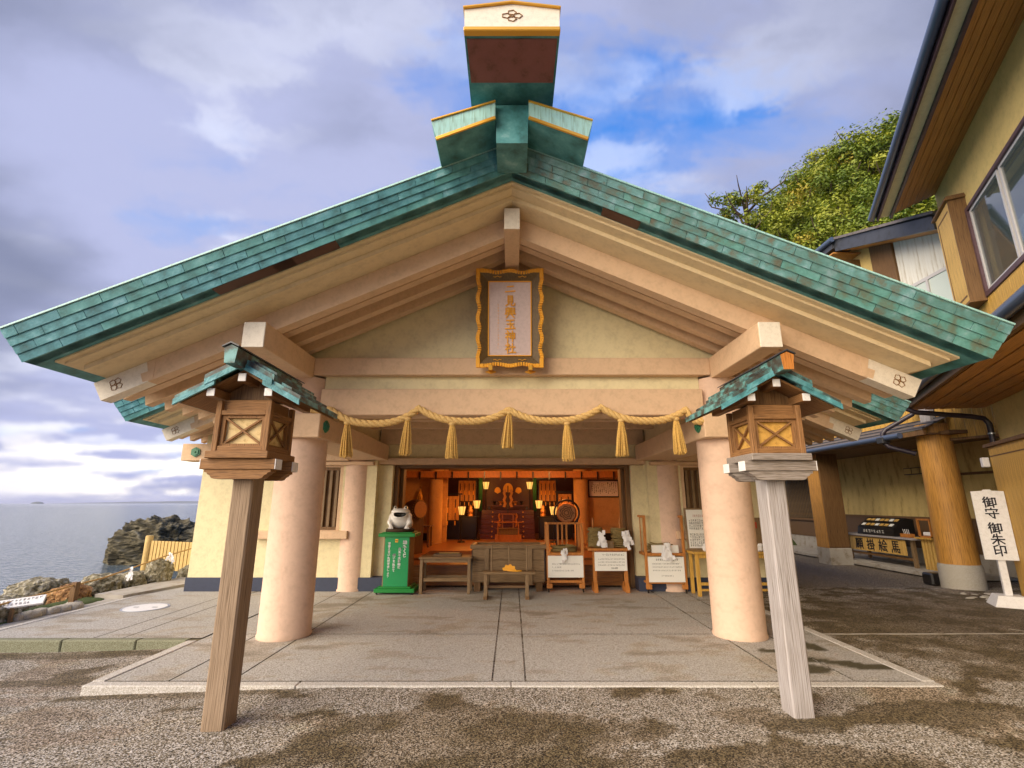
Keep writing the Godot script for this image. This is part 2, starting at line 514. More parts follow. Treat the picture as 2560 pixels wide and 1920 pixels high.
# ---------------------------------------------------------------- brush strokes for lettering (0..100 grid, y down)
var GLYPH := {
	"二": [[24, 30, 76, 25], [8, 76, 92, 70]],
	"見": [[30, 8, 30, 62], [30, 8, 70, 8, 70, 62], [30, 26, 70, 26], [30, 44, 70, 44], [30, 62, 70, 62], [40, 62, 36, 80, 12, 95], [60, 62, 60, 88, 68, 94, 90, 92, 92, 78]],
	"興": [[24, 10, 12, 16, 12, 60], [12, 30, 24, 30], [12, 45, 24, 45], [36, 60, 36, 10, 62, 10, 62, 60], [44, 22, 56, 22], [44, 34, 56, 34, 56, 48, 44, 48, 44, 34], [74, 12, 88, 12, 88, 60], [74, 30, 88, 30], [74, 45, 88, 45], [5, 64, 95, 64], [35, 72, 15, 95], [65, 72, 85, 95]],
	"玉": [[18, 15, 82, 13], [22, 48, 78, 46], [50, 15, 50, 90], [8, 90, 92, 88], [66, 60, 78, 74]],
	"神": [[25, 4, 32, 15], [10, 25, 42, 25, 10, 62], [26, 44, 26, 96], [32, 50, 42, 58], [52, 68, 52, 25, 90, 25, 90, 68, 52, 68], [52, 46, 90, 46], [71, 4, 71, 98]],
	"社": [[25, 4, 32, 15], [10, 25, 42, 25, 10, 62], [26, 44, 26, 96], [32, 50, 42, 58], [70, 12, 70, 90], [52, 42, 92, 42], [46, 90, 97, 90]],
	"御": [[22, 5, 8, 25], [24, 25, 6, 50], [17, 40, 17, 95], [42, 8, 34, 24], [34, 22, 60, 22], [30, 42, 64, 42], [48, 22, 48, 82], [48, 60, 62, 60], [36, 55, 36, 84], [30, 86, 64, 80], [72, 95, 72, 15, 92, 15, 92, 70, 84, 72]],
	"守": [[50, 3, 50, 14], [12, 30, 12, 16, 90, 16, 84, 30], [8, 52, 94, 52], [64, 34, 64, 92, 52, 86], [32, 62, 42, 74]],
	"朱": [[32, 12, 22, 34], [26, 28, 80, 28], [8, 52, 94, 52], [50, 5, 50, 97], [48, 54, 12, 88], [52, 54, 90, 88]],
	"印": [[38, 8, 14, 18, 14, 82], [14, 48, 42, 48], [14, 80, 44, 72], [56, 96, 56, 15, 88, 15, 88, 70, 78, 68]],
	"願": [[8, 10, 52, 10], [12, 10, 12, 50, 4, 92], [32, 12, 28, 22], [20, 52, 20, 24, 46, 24, 46, 52, 20, 52], [20, 38, 46, 38], [33, 52, 33, 88, 26, 84], [22, 62, 16, 80], [44, 62, 50, 78], [56, 8, 98, 8], [76, 8, 72, 20], [62, 72, 62, 22, 92, 22, 92, 72, 62, 72], [62, 38, 92, 38], [62, 54, 92, 54], [70, 74, 58, 94], [84, 74, 97, 94]],
	"掛": [[4, 28, 32, 28], [19, 5, 19, 92, 10, 86], [4, 62, 32, 52], [40, 22, 68, 22], [54, 6, 54, 46], [38, 44, 70, 44], [40, 64, 68, 64], [54, 46, 54, 90], [36, 92, 70, 86], [82, 5, 82, 97], [82, 42, 96, 54]],
	"絵": [[26, 4, 10, 26, 26, 30], [36, 20, 8, 52, 38, 48], [24, 50, 24, 96], [10, 64, 5, 86], [36, 62, 42, 80], [46, 36, 70, 4, 97, 34], [58, 36, 84, 36], [50, 56, 94, 56], [70, 56, 54, 88, 88, 84], [80, 70, 92, 94]],
	"馬": [[22, 66, 22, 6, 80, 6], [50, 6, 50, 66], [22, 26, 78, 26], [22, 46, 78, 46], [22, 66, 90, 66, 88, 94, 76, 90], [8, 76, 4, 94], [28, 76, 32, 90], [46, 76, 50, 88], [64, 74, 70, 86]],
	"蛙": [[8, 25, 42, 25, 42, 52, 8, 52, 8, 25], [25, 8, 25, 85], [6, 88, 44, 80], [56, 25, 94, 25], [75, 8, 75, 45], [52, 45, 98, 45], [56, 68, 94, 68], [75, 48, 75, 90], [50, 92, 98, 92]],
	"大": [[8, 35, 92, 35], [50, 5, 48, 45, 10, 94], [52, 45, 92, 94]], "様": [[4, 30, 38, 30], [21, 5, 21, 95], [20, 35, 4, 70], [22, 40, 38, 58], [48, 20, 94, 20], [50, 36, 92, 36], [44, 52, 98, 52], [71, 20, 71, 96], [68, 60, 46, 88], [74, 62, 96, 90]],
	"込": [[14, 10, 22, 22], [10, 42, 24, 42, 20, 80], [8, 92, 96, 94], [66, 12, 40, 72], [60, 30, 92, 74]], "答": [[20, 5, 8, 24], [16, 14, 42, 14], [62, 5, 52, 22], [58, 14, 92, 14], [50, 26, 10, 56], [50, 26, 92, 56], [34, 56, 68, 56], [26, 68, 76, 68, 76, 96, 26, 96, 26, 68]],
	"初": [[24, 5, 34, 16], [8, 28, 40, 28, 8, 66], [26, 46, 26, 96], [50, 20, 94, 20, 88, 92, 74, 86], [68, 20, 50, 92]], "円": [[14, 95, 14, 12, 88, 12, 88, 95], [50, 12, 50, 54], [14, 54, 88, 54]],
	"日": [[22, 8, 78, 8, 78, 94, 22, 94, 22, 8], [22, 50, 78, 50]], "の": [[55, 20, 45, 70, 22, 78, 14, 55, 30, 25, 62, 18, 88, 40, 82, 72, 55, 90]], "み": [[20, 20, 55, 18, 30, 75, 12, 78, 12, 62, 40, 55, 90, 66], [74, 40, 70, 70, 52, 94]],
	"く": [[70, 8, 28, 48, 72, 94]], "じ": [[30, 8, 28, 72, 42, 92, 84, 76], [56, 16, 64, 28], [70, 10, 78, 22]], "に": [[18, 12, 14, 50, 18, 92, 26, 76], [44, 28, 84, 26], [42, 74, 54, 86, 90, 82]], "い": [[16, 18, 18, 66, 32, 84, 40, 64], [70, 22, 88, 58]],
	"を": [[18, 22, 78, 20], [46, 6, 22, 54, 50, 44, 54, 72], [88, 40, 34, 66, 38, 90, 84, 90]], "め": [[22, 20, 40, 74], [64, 10, 46, 66, 22, 84, 14, 62, 36, 36, 70, 32, 90, 56, 60, 92]], "て": [[10, 22, 90, 16], [82, 18, 44, 46, 50, 82, 74, 94]], "お": [[12, 30, 62, 28], [36, 8, 36, 84, 14, 72, 30, 56, 74, 52, 84, 74, 56, 92], [72, 14, 90, 28]],
	"え": [[40, 6, 58, 16], [24, 36, 72, 34, 14, 90, 50, 62, 60, 90, 90, 86]], "た": [[10, 26, 56, 24], [36, 6, 14, 92], [54, 46, 88, 44], [50, 72, 60, 88, 94, 86]], "だ": [[10, 30, 52, 28], [32, 10, 12, 92], [52, 50, 84, 48], [48, 74, 58, 90, 92, 88], [74, 8, 80, 22], [88, 6, 94, 18]], "き": [[18, 24, 80, 18], [16, 46, 84, 40], [44, 6, 70, 66], [26, 68, 34, 88, 76, 90]],
	"ま": [[16, 22, 84, 22], [18, 44, 82, 44], [50, 6, 50, 84, 24, 86, 22, 70, 84, 84]], "し": [[30, 8, 28, 72, 42, 92, 84, 74]], "ょ": [[54, 30, 54, 88, 28, 90, 28, 76, 80, 88], [54, 52, 80, 50]], "う": [[38, 8, 62, 16], [22, 40, 62, 34, 78, 56, 40, 96]], "さ": [[16, 26, 84, 20], [46, 6, 72, 62], [26, 66, 36, 88, 76, 90]], "す": [[8, 24, 92, 22], [56, 6, 56, 60, 36, 62, 38, 44, 58, 50, 40, 94]], "り": [[28, 10, 26, 52], [68, 8, 70, 58, 44, 94]], "で": [[8, 22, 82, 16], [74, 18, 40, 46, 46, 82, 70, 92], [76, 40, 84, 52], [90, 34, 96, 46]],
	"・": [[46, 50, 54, 50]], " ": [], "3": [[25, 15, 75, 15, 45, 45, 75, 60, 65, 88, 25, 85]], "0": [[50, 10, 25, 30, 25, 70, 50, 90, 75, 70, 75, 30, 50, 10]],
}

# lettering in the xy plane, its top left at the origin; sz the height of a character
func letters(text: String, sz: float, upright: bool, gap: float, w: float, deep: float) -> MB:
	var b := mb()
	var k := 0
	for ch in text:
		var o := Vector2(0, -k * sz * gap) if upright else Vector2(k * sz * gap, 0)
		for s in GLYPH.get(ch, []):
			for i in range(0, s.size() - 2, 2):
				var p := o + Vector2(s[i], -s[i + 1]) * sz / 100.0
				var q := o + Vector2(s[i + 2], -s[i + 3]) * sz / 100.0
				var d := (q - p).normalized() * w * 0.45
				var e := Vector2(-d.y, d.x)
				b.ext([p - d * 1.1 + e * 0.9, q + d + e * 1.05, q + d * 1.3 - e * 0.9, p - d * 0.9 - e * 1.1], 0, deep)
		k += 1
	return b

# rows of small print too fine to read in the photograph: short broken dashes
func fine_print(rows: Array, x0: float, dx: float, h: float) -> MB:
	var b := mb()
	for r in rows:
		var x: float = x0 + r[1]
		while x < x0 + r[2]:
			var cw := dx * rr(0.6, 0.9)
			for k in 3:
				if rng.randf() < 0.8:
					var yy: float = r[0] + h * (k - 1) * 0.4
					b.bb(x + rr(0, cw * 0.2), x + cw * rr(0.7, 1.0), yy - h * 0.07, yy + h * 0.07, 0, 0.0015)
			if rng.randf() < 0.7:
				var xx := x + cw * rr(0.3, 0.7)
				b.bb(xx - h * 0.06, xx + h * 0.06, r[0] - h * 0.45, r[0] + h * 0.45, 0.0016, 0.0026)
			x += dx
	return b

# ---------------------------------------------------------------- camera, sky, sun
var cam: Camera3D
const PITCH := 13.70

func make_view() -> void:
	cam = Camera3D.new()
	cam.name = "camera"
	add_child(cam)
	cam.position = Vector3(0, 1.65, 0)
	cam.rotation_degrees = Vector3(PITCH, 0, 0)
	cam.fov = 76.31
	cam.far = 30000.0
	cam.near = 0.05
	var env := Environment.new()
	env.background_mode = Environment.BG_SKY
	env.sky = Sky.new()
	var pano := PanoramaSkyMaterial.new()
	pano.panorama = sky_picture()
	env.sky.sky_material = pano
	env.background_energy_multiplier = SKY_E
	env.tonemap_mode = Environment.TONE_MAPPER_LINEAR
	env.tonemap_exposure = EXPOSURE
	env.fog_enabled = true
	env.fog_density = 0.00012
	env.fog_light_color = Color(0.80, 0.82, 0.92)
	env.sdfgi_enabled = true
	env.ssao_enabled = true
	env.ssil_enabled = true
	var we := WorldEnvironment.new()
	we.name = "world_environment"
	we.environment = env
	add_child(we)
	var sun := DirectionalLight3D.new()
	sun.name = "sun"
	add_child(sun)
	sun.light_energy = SUN_E
	sun.light_color = Color(1.0, 0.93, 0.82)
	sun.light_angular_distance = SUN_SIZE
	sun.shadow_enabled = true
	# veiled sun, to the left and a little behind the camera
	var from := Vector3(-0.74, 0.42, 0.58)
	sun.look_at_from_position(from * 50, Vector3.ZERO)

const SKY_E := 0.66
const EXPOSURE := 1.95
const SUN_E := 1.35
const SUN_SIZE := 70.0

func sky_picture() -> ImageTexture:
	var W := 1600
	var H := 800
	var f := FastNoiseLite.new()
	f.seed = 11
	f.noise_type = FastNoiseLite.TYPE_SIMPLEX_SMOOTH
	f.frequency = 0.55
	f.fractal_octaves = 6
	f.domain_warp_enabled = true
	f.domain_warp_amplitude = 0.5
	f.domain_warp_frequency = 0.5
	var g := FastNoiseLite.new()
	g.seed = 29
	g.noise_type = FastNoiseLite.TYPE_SIMPLEX_SMOOTH
	g.frequency = 0.28
	g.fractal_octaves = 4
	var data := PackedFloat32Array()
	data.resize(W * H * 3)
	var blue_hi := Vector3(0.03, 0.20, 0.66)
	var blue_lo := Vector3(0.16, 0.42, 0.86)
	var grey := Vector3(0.20, 0.225, 0.34)
	var lav := Vector3(0.40, 0.43, 0.64)
	var whit := Vector3(0.86, 0.88, 0.98)
	var glow := Vector3(1.5, 1.38, 1.12)
	for j in H:
		var th := PI * (j + 0.5) / H
		var y := cos(th)
		var s := sin(th)
		var low := Vector3(0.30, 0.30, 0.34)
		for i in W:
			var k := (j * W + i) * 3
			if y < -0.01:
				data[k] = low.x; data[k + 1] = low.y; data[k + 2] = low.z
				continue
			var az := TAU * (i + 0.5) / W
			var d := Vector3(s * sin(az), y, -s * cos(az))
			var t := 1.0 / (maxf(y, 0.0) + 0.16)
			var p := Vector2(d.x, d.z) * t
			var a := f.get_noise_2d(p.x * 1.0, p.y * 1.9)
			var b := g.get_noise_2d(p.x + 31.0, p.y * 1.6)
			var wisp := f.get_noise_2d(p.x * 2.3 + 9.0, p.y * 3.9 - 4.0)
			var blue := blue_lo.lerp(blue_hi, smoothstep(0.1, 0.75, y))
			# more open sky towards the right of the view, thicker veil to the left
			var open := 0.44 * sin(az - 0.10) + 0.01
			var lowf := exp(-y * 2.2)
			var cover := smoothstep(-0.30, 0.12, a * 0.85 + b * 0.55 + 0.12 - open)
			var body := smoothstep(-0.22, 0.40, b * 0.9 + a * 0.5 + wisp * 0.25)
			var cloud := lav.lerp(grey, body)
			cloud = cloud.lerp(whit, smoothstep(0.06, 0.42, wisp + a * 0.4 - 0.3 * b) * (1.0 - body) * (0.25 + 0.7 * lowf))
			var c := blue.lerp(cloud, cover)
			c = c.lerp(whit, smoothstep(0.10, 0.45, wisp) * (1.0 - cover) * (0.25 + 0.7 * lowf))
			# brightening low over the sea
			var hz := exp(-y * 9.0)
			var streak := f.get_noise_2d(az * 3.2 + 50.0, y * 34.0 + 0.6 * a)
			c = c.lerp(Vector3(0.38, 0.40, 0.64).lerp(Vector3(0.78, 0.79, 0.95), smoothstep(0.05, 0.42, streak)), hz * 0.8)
			var da := wrapf(az + 0.52, -PI, PI)
			var gl := exp(-da * da * 14.0) * exp(-pow((y - 0.05) / 0.06, 2.0)) * smoothstep(-0.30, 0.22, streak + wisp * 0.4 + 0.05)
			c = c.lerp(glow, clampf(gl * 1.3, 0, 1))
			data[k] = c.x; data[k + 1] = c.y; data[k + 2] = c.z
	return ImageTexture.create_from_image(Image.create_from_data(W, H, false, Image.FORMAT_RGBF, data.to_byte_array()))

# ---------------------------------------------------------------- ground
var gn := FastNoiseLite.new()

func ground_y(x: float, z: float) -> float:
	var y := -0.010 - 0.125 * smoothstep(-1.2, -6.2, x)
	y += 0.008 * gn.get_noise_2d(x * 60.0, z * 60.0)
	return y

func wet_shade_at(x: float, z: float) -> float:
	var e := gn.get_noise_2d(x * 130.0, z * 150.0) * 0.75 + gn.get_noise_2d(x * 480.0, z * 480.0) * 0.35
	var w := -1.0
	for q in [[-0.35, -4.05, 1.45, 0.70], [1.02, -4.22, 0.24, 0.16], [1.9, -4.45, 0.40, 0.20], [3.5, -4.5, 0.8, 0.28], [0.95, -3.6, 0.35, 0.2], [2.0, -3.75, 1.0, 0.22], [7.6, -7.0, 3.9, 3.4], [5.6, -3.6, 2.2, 1.0], [-4.4, -3.6, 2.0, 0.16], [-3.0, -5.0, 1.1, 0.10], [-5.4, -6.45, 1.6, 0.16], [-5.0, -5.5, 2.0, 0.12], [2.25, -4.25, 0.3, 0.12]]:  # broad right ellipse paints the eave shade of the house, others wet gravel
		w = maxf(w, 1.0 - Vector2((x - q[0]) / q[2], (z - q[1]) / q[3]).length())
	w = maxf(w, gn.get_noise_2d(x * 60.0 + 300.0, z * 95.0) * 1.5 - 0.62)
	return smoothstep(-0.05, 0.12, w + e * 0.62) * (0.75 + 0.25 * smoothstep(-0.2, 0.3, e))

func color_grid(x0: float, x1: float, z0: float, z1: float, step: float, hf: Callable, cf: Callable) -> ArrayMesh:
	var nx := int(ceilf((x1 - x0) / step)) + 1
	var nz := int(ceilf((z1 - z0) / step)) + 1
	var v := PackedVector3Array()
	var n := PackedVector3Array()
	var c := PackedColorArray()
	var ix := PackedInt32Array()
	for j in nz:
		for i in nx:
			var x := x0 + (x1 - x0) * i / (nx - 1)
			var z := z0 + (z1 - z0) * j / (nz - 1)
			v.append(Vector3(x, hf.call(x, z), z))
			n.append(Vector3.UP)
			c.append(cf.call(x, z))
	for j in nz - 1:
		for i in nx - 1:
			var a := j * nx + i
			ix.append_array([a, a + 1, a + nx, a + 1, a + nx + 1, a + nx])
	var arr := []
	arr.resize(Mesh.ARRAY_MAX)
	arr[Mesh.ARRAY_VERTEX] = v
	arr[Mesh.ARRAY_NORMAL] = n
	arr[Mesh.ARRAY_COLOR] = c
	arr[Mesh.ARRAY_INDEX] = ix
	var m := ArrayMesh.new()
	m.add_surface_from_arrays(Mesh.PRIMITIVE_TRIANGLES, arr)
	return m

func gravel_color(x: float, z: float) -> Color:
	var w := wet_shade_at(x, z)
	var e := gn.get_noise_2d(x * 45.0 + 70.0, z * 45.0)
	var dry := Color(1.75, 1.68, 1.68).lerp(Color(0.95, 0.84, 0.70), smoothstep(-0.15, 0.5, e))
	if x < -1.5:
		dry = dry.lerp(Color(0.60, 0.53, 0.45), smoothstep(-1.5, -3.5, x) * smoothstep(-0.3, 0.3, gn.get_noise_2d(x * 70.0, z * 160.0)) * 0.8)
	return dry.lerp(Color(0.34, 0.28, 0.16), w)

func slab_color(x: float, z: float) -> Color:
	var e := gn.get_noise_2d(x * 40.0 + 20.0, z * 40.0)
	var f := gn.get_noise_2d(x * 160.0, z * 260.0 + 40.0)
	var c := Color(1.6, 1.56, 1.54).lerp(Color(0.85, 0.79, 0.70), smoothstep(-0.22, 0.42, e * 0.8 + f * 0.5))
	c = c.lerp(Color(0.55, 0.50, 0.42), smoothstep(0.12, 0.42, gn.get_noise_2d(x * 75.0 + 90.0, z * 210.0)) * 0.7)
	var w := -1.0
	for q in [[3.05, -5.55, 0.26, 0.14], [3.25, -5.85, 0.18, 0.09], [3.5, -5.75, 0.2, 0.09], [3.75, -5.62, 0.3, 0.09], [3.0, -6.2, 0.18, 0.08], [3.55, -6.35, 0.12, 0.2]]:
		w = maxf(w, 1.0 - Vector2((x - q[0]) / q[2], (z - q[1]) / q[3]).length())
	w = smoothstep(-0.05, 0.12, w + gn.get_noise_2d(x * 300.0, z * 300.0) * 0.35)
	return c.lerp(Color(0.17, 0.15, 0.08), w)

func make_ground() -> void:
	gn.seed = 5
	gn.frequency = 0.01
	gn.fractal_octaves = 4
	var flat := func(_x, _z): return 0.0
	# gravel yard: fine grid where the camera sees it, broad sheet beyond
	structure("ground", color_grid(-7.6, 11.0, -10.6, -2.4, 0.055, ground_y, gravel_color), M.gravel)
	var b := tinted()
	b.col = Color(0.75, 0.7, 0.65)
	for q in [[-7.6, 60.0, -2.4, 40.0], [11.0, 60.0, -10.6, -2.4], [-7.0, 60.0, -70.0, -10.6]]:
		b.quad(Vector3(q[0], -0.03, q[2]), Vector3(q[1], -0.03, q[2]), Vector3(q[1], -0.03, q[3]), Vector3(q[0], -0.03, q[3]), Vector3(0, -5, 0))
	structure("outer_ground", b, M.gravel)
	# sea wall and bank under the yard edge
	var bank := mb()
	var g := []
	for i in 60:
		var z := 30.0 - i * 1.6
		var row := []
		for k in 7:
			var x: float = [-6.85, -7.3, -7.8, -8.6, -9.6, -11.0, -13.0][k] - (0.0 if k == 0 else 0.25 * gn.get_noise_2d(z * 40.0, k * 90.0))
			var y: float = [-0.12, -0.14, -0.22, -0.75, -1.5, -2.3, -3.4][k]
			row.append(Vector3(x, y - 0.12 * absf(gn.get_noise_2d(z * 90.0, x * 90.0)), z))
		g.append(row)
	bank.grid(g, Vector3(-0.5, 1, 0))
	structure("shore_bank", bank, M.soil)
	# paved porch floor: panels with open joints over a dark bed, edged with kerb stones
	var fl := Node3D.new()
	fl.name = "porch_floor"
	add_child(fl)
	fl.set_meta("kind", "structure")
	part("joint_bed", mb().bb(-6.84, -3.9, -0.2, -0.012, -10.6, -6.66).bb(-3.9, 3.93, -0.2, -0.012, -10.6, -5.14), M.soil, fl)
	var xs := [-3.88, -3.28, -2.68, -0.19, 0.13, 2.68, 3.28, 3.92]
	var zs := [-10.55, -6.93, -5.2]
	var g2 := 0.009
	for i in xs.size() - 1:
		for j in 2:
			part("paving_panel", color_grid(xs[i] + g2, xs[i + 1] - g2, zs[j] + g2, zs[j + 1] - g2, 0.06, flat, slab_color), M.slab, fl)
	var xl := [-6.82, -5.27, -4.9, -3.9]
	for i in 3:
		part("paving_panel", color_grid(xl[i] + g2, xl[i + 1] - g2, -10.55, -6.74, 0.08, flat, slab_color), M.slab, fl)
	# kerbs
	var x := -4.0
	while x < 3.9:
		var l := minf(rr(1.9, 2.3), 4.02 - x)
		part("kerb_stone", mb().bb(x + 0.003, x + l - 0.003, -0.2, 0.003, -5.19, -5.07, 0.008), M.kerb, fl)
		x += l
	for sx in [-3.95, 3.98]:
		var z := -6.62 if sx < 0 else -10.4
		while z < -5.21:
			var l := minf(rr(1.8, 2.2), -5.2 - z)
			part("kerb_stone", mb().bb(sx - 0.06, sx + 0.06, -0.2, 0.003, z + 0.003, z + l - 0.003, 0.008), M.kerb, fl)
			z += l
	x = -12.0
	while x < -4.05:
		var l := minf(0.92, -4.02 - x)
		part("kerb_stone", mb().bb(x + 0.006, x + l - 0.006, -0.35, 0.003, -6.73, -6.61, 0.012), M.kerbmoss, fl)
		x += l
	part("kerb_stone", mb().bb(-6.94, -6.83, -0.3, 0.004, -10.6, -6.74, 0.01), M.kerb, fl)
	# dry strip and mossy verge left of the edging, with a stepping slab at the wall
	structure("verge", mb().bb(-7.45, -6.945, -0.3, -0.02, -14.0, -6.74), M.concrete)
	structure("step_slab", mb().ext([Vector2(-7.55, 9.5), Vector2(-6.96, 9.4), Vector2(-6.3, 12.3), Vector2(-7.3, 12.3)], -0.12, 0.05, Transform3D(Basis(Vector3(1, 0, 0), Vector3(0, 0, -1), Vector3(0, 1, 0)), Vector3.ZERO)), M.concrete)
	# painted edge lines on the yard to the right of the porch
	var ln := mb()
	ln.bar(Vector3(4.05, -0.016, -6.98), Vector3(6.9, -0.016, -7.0), 0.05, 0.012)
	ln.bar(Vector3(4.4, -0.016, -10.3), Vector3(6.9, -0.016, -7.05), 0.05, 0.012)
	structure("edge_strip", ln, M.concrete)
	# sea to the horizon, far coast
	var sea := mb()
	sea.quad(Vector3(-15000, -2.0, 9000), Vector3(3000, -2.0, 9000), Vector3(3000, -2.0, -15000), Vector3(-15000, -2.0, -15000), Vector3(0, -20, 0))
	structure("sea", sea, M.sea)
	var far := mb()
	var pts := []
	for k in 60:
		var u := k / 59.0
		pts.append(Vector2(-4800 + 4400 * u, (19 + 14 * gn.get_noise_1d(k * 14.0) + 5 * gn.get_noise_1d(k * 60.0)) * smoothstep(0, 0.25, u)))
	pts.append(Vector2(-400, -5))
	pts.append(Vector2(-4600, -5))
	far.ext(pts, -5600, -5200)
	structure("far_coast", far, M.farland)
	structure("islet", mb().ellipsoid(Vector3(-2735, -3, -2900), Vector3(34, 13, 20), 8, 12), M.farland)

# ---------------------------------------------------------------- the shrine
const SL := 0.45

# sloping member of constant depth in y, from x0 to x1 (mirrored by sd), apex heights at x = 0
func slope_poly(sd: float, x0: float, x1: float, lo: float, hi: float, x1hi := -1.0) -> Array:
	var xh := x1 if x1hi < 0 else x1hi
	return [Vector2(sd * x0, lo - SL * x0), Vector2(sd * x1, lo - SL * x1), Vector2(sd * xh, hi - SL * xh), Vector2(sd * x0, hi - SL * x0)]

func ring(b: MB, c: Vector2, r: float, w: float, z0: float, z1: float, lobes := 0, xs := 1.0, ys := 1.0) -> void:
	var n := 20
	for k in n:
		var p := []
		for e in [[k, r + w / 2], [k + 1, r + w / 2], [k + 1, r - w / 2], [k, r - w / 2]]:
			var a: float = TAU * e[0] / n
			var q: float = e[1] * (1.0 + (0.14 * cos(lobes * a) if lobes > 0 else 0.0))
			p.append(c + Vector2(cos(a) * q * xs, sin(a) * q * ys))
		b.ext(p, z0, z1)

# four-petalled flower crest in outline
func crest(parent: Node, at: Vector3, s: float, diag: bool, bas := Basis.IDENTITY) -> void:
	var b := mb()
	for k in 4:
		var a := PI / 2 * k + (PI / 4 if diag else 0.0)
		var o := Vector2(cos(a) * (1.0 if diag else 1.15), sin(a) * (1.0 if diag else 0.78)) * s * 0.56
		ring(b, o, s * 0.43, s * 0.085, 0, 0.006, 5, 1.0, 1.0 if diag else 0.72)
	ring(b, Vector2.ZERO, s * 0.17, s * 0.09, 0.001, 0.007)
	part("crest", b, M.crestline, parent, at, bas)

func roof(t: Node3D, dz: float, dy: float, dx0: float, z_back: float, u_from: float, main: bool) -> void:
	var fz := -4.74 + dz
	var lo := 5.253 + dy
	for sd in [-1.0, 1.0]:
		var dx := dx0 - (0.09 if main and sd > 0 else 0.0)
		var xb := 4.93 + dx
		# deck with its copper-clad underside
		part("roof_deck", mb().ext([Vector2(0, lo), Vector2(sd * xb, lo - SL * xb), Vector2(sd * (xb + 0.10), lo - SL * xb + 0.26), Vector2(0, lo + 0.215)], z_back, fz - 0.02), M.copper_dark, t)
		# leaning verge body that carries the tiles
		var B0 := Vector3(0, lo, fz)
		var B1 := Vector3(sd * xb, lo - SL * xb, fz)
		var T0 := Vector3(0, lo + 0.242, fz + 0.14)
		var T1 := Vector3(sd * (xb + 0.16), lo - SL * xb + 0.29, fz + 0.14)
		var bk := Vector3(0, 0, -0.12)
		part("verge_core", mb().hexa([B0 + bk, B0, T0 + bk, T0, B1 + bk, B1, T1 + bk, T1]), M.copper_dark, t)
		var out := (B1 - B0).cross(T0 - B0).normalized()
		if out.z < 0:
			out = -out
		var n := int(round((xb + 0.1) * 1.1 / 0.43))
		for k in 4:
			var off: float = [0.0, 0.5, 0.18, 0.68][k]
			for i in range(-1, n):
				var u0 := clampf((i + off) / n, 0, 1)
				var u1 := clampf((i + 1 + off) / n, 0, 1)
				if u1 - u0 < 0.004 or u1 < u_from:
					continue
				var e := 0.0028 / 5.5
				var t0 := k / 4.0
				var t1 := (k + 1) / 4.0 + 0.03
				var q := []
				var jig := rr(0.0, 0.003)
				for u in [u0 + e, u1 - e]:
					for tt in [t0, minf(t1, 1.0)]:
						var p := B0.lerp(B1, u).lerp(T0.lerp(T1, u), tt)
						q.append(p + out * 0.001)
						q.append(p + out * ((0.026 if tt == t0 else 0.012) + jig))
				part("copper_tile", mb().hexa(q), M[("tile_left_%d" if sd < 0 else "tile_right_%d") % rng.randi_range(0, 2)], t)
		# thin drip edge on top
		part("drip_edge", mb().bar(T0 + Vector3(0, 0.012, 0.0), T1 + Vector3(0, 0.012, 0.0), 0.05, 0.018), M.sheen_copper, t)
		if main:
			for q in [[1.9, 0.65], [2.35, 0.8]] if sd < 0 else [[1.0, 0.4]]:
				part("bare_copper_strip", mb().ext(slope_poly(sd, q[0], q[0] + q[1], lo - 0.004, lo - 0.001), fz - 0.16, fz - 0.004), M.copper_brown, t)
		# painted mouldings and soffit under the verge
		part("verge_moulding", mb().ext(slope_poly(sd, 0, 4.78 + dx, lo - 0.02, lo + 0.01), z_back, fz - 0.17).ext(slope_poly(sd, 0, 4.73 + dx, lo - 0.05, lo - 0.021), z_back, fz - 0.23), M.cream, t)
		part("verge_board", mb().ext(slope_poly(sd, 0, 4.65 + dx, lo - 0.107, lo - 0.051), fz - 0.62, fz - 0.38), M.cream, t)
		part("soffit_board", mb().ext(slope_poly(sd, 0, 4.645 + dx, lo - 0.106, lo - 0.052), z_back, fz - 0.621), M.soffit, t)
		# bargeboard with its white painted, crested end
		var xe := 4.68 + dx
		var bl := lo - 0.364
		var bh := lo - 0.108
		var z1 := fz - 0.71
		part("bargeboard", mb().ext(slope_poly(sd, 0, xe - 0.5, bl, bh), z1 - 0.15, z1), M.peach, t)
		var xs := xe - 0.5
		var tip := [Vector2(sd * (xs + 0.002), bl - SL * xs), Vector2(sd * (xs + 0.1), bl - SL * (xs + 0.1)), Vector2(sd * xe, bl - SL * xe), Vector2(sd * (xe + 0.12), bh - SL * (xe + 0.12)), Vector2(sd * (xs + 0.002), bh - SL * xs)]
		part("bargeboard_end", mb().ext(tip, z1 - 0.15, z1 + 0.004), M.endpaint, t)
		part("peach_scallop", mb().ext([Vector2(sd * (xs - 0.05), bl - SL * (xs - 0.05) + 0.002), Vector2(sd * (xs + 0.06), bl - SL * (xs + 0.06) + 0.02), Vector2(sd * (xs + 0.1), bl - SL * xs + 0.09), Vector2(sd * (xs + 0.02), bl - SL * xs + 0.12), Vector2(sd * (xs + 0.05), bh - SL * (xs + 0.05) - 0.002), Vector2(sd * (xs - 0.05), bh - SL * (xs - 0.05) - 0.002)], z1 + 0.004, z1 + 0.008), M.peach, t)
		var cx := xe - 0.14
		crest(t, Vector3(sd * cx, (bl + bh) / 2 - SL * cx, z1 + 0.004), 0.075, true, Basis(Vector3.BACK, -sd * atan(SL)))
		# rafters behind
		var z := z1 - 0.40
		while z > z_back + 0.2:
			part("rafter", mb().ext(slope_poly(sd, 0, 4.70 + dx, lo - 0.27, lo - 0.107, 4.73 + dx), z - 0.065, z + 0.065), M.peach, t)
			z -= 0.365

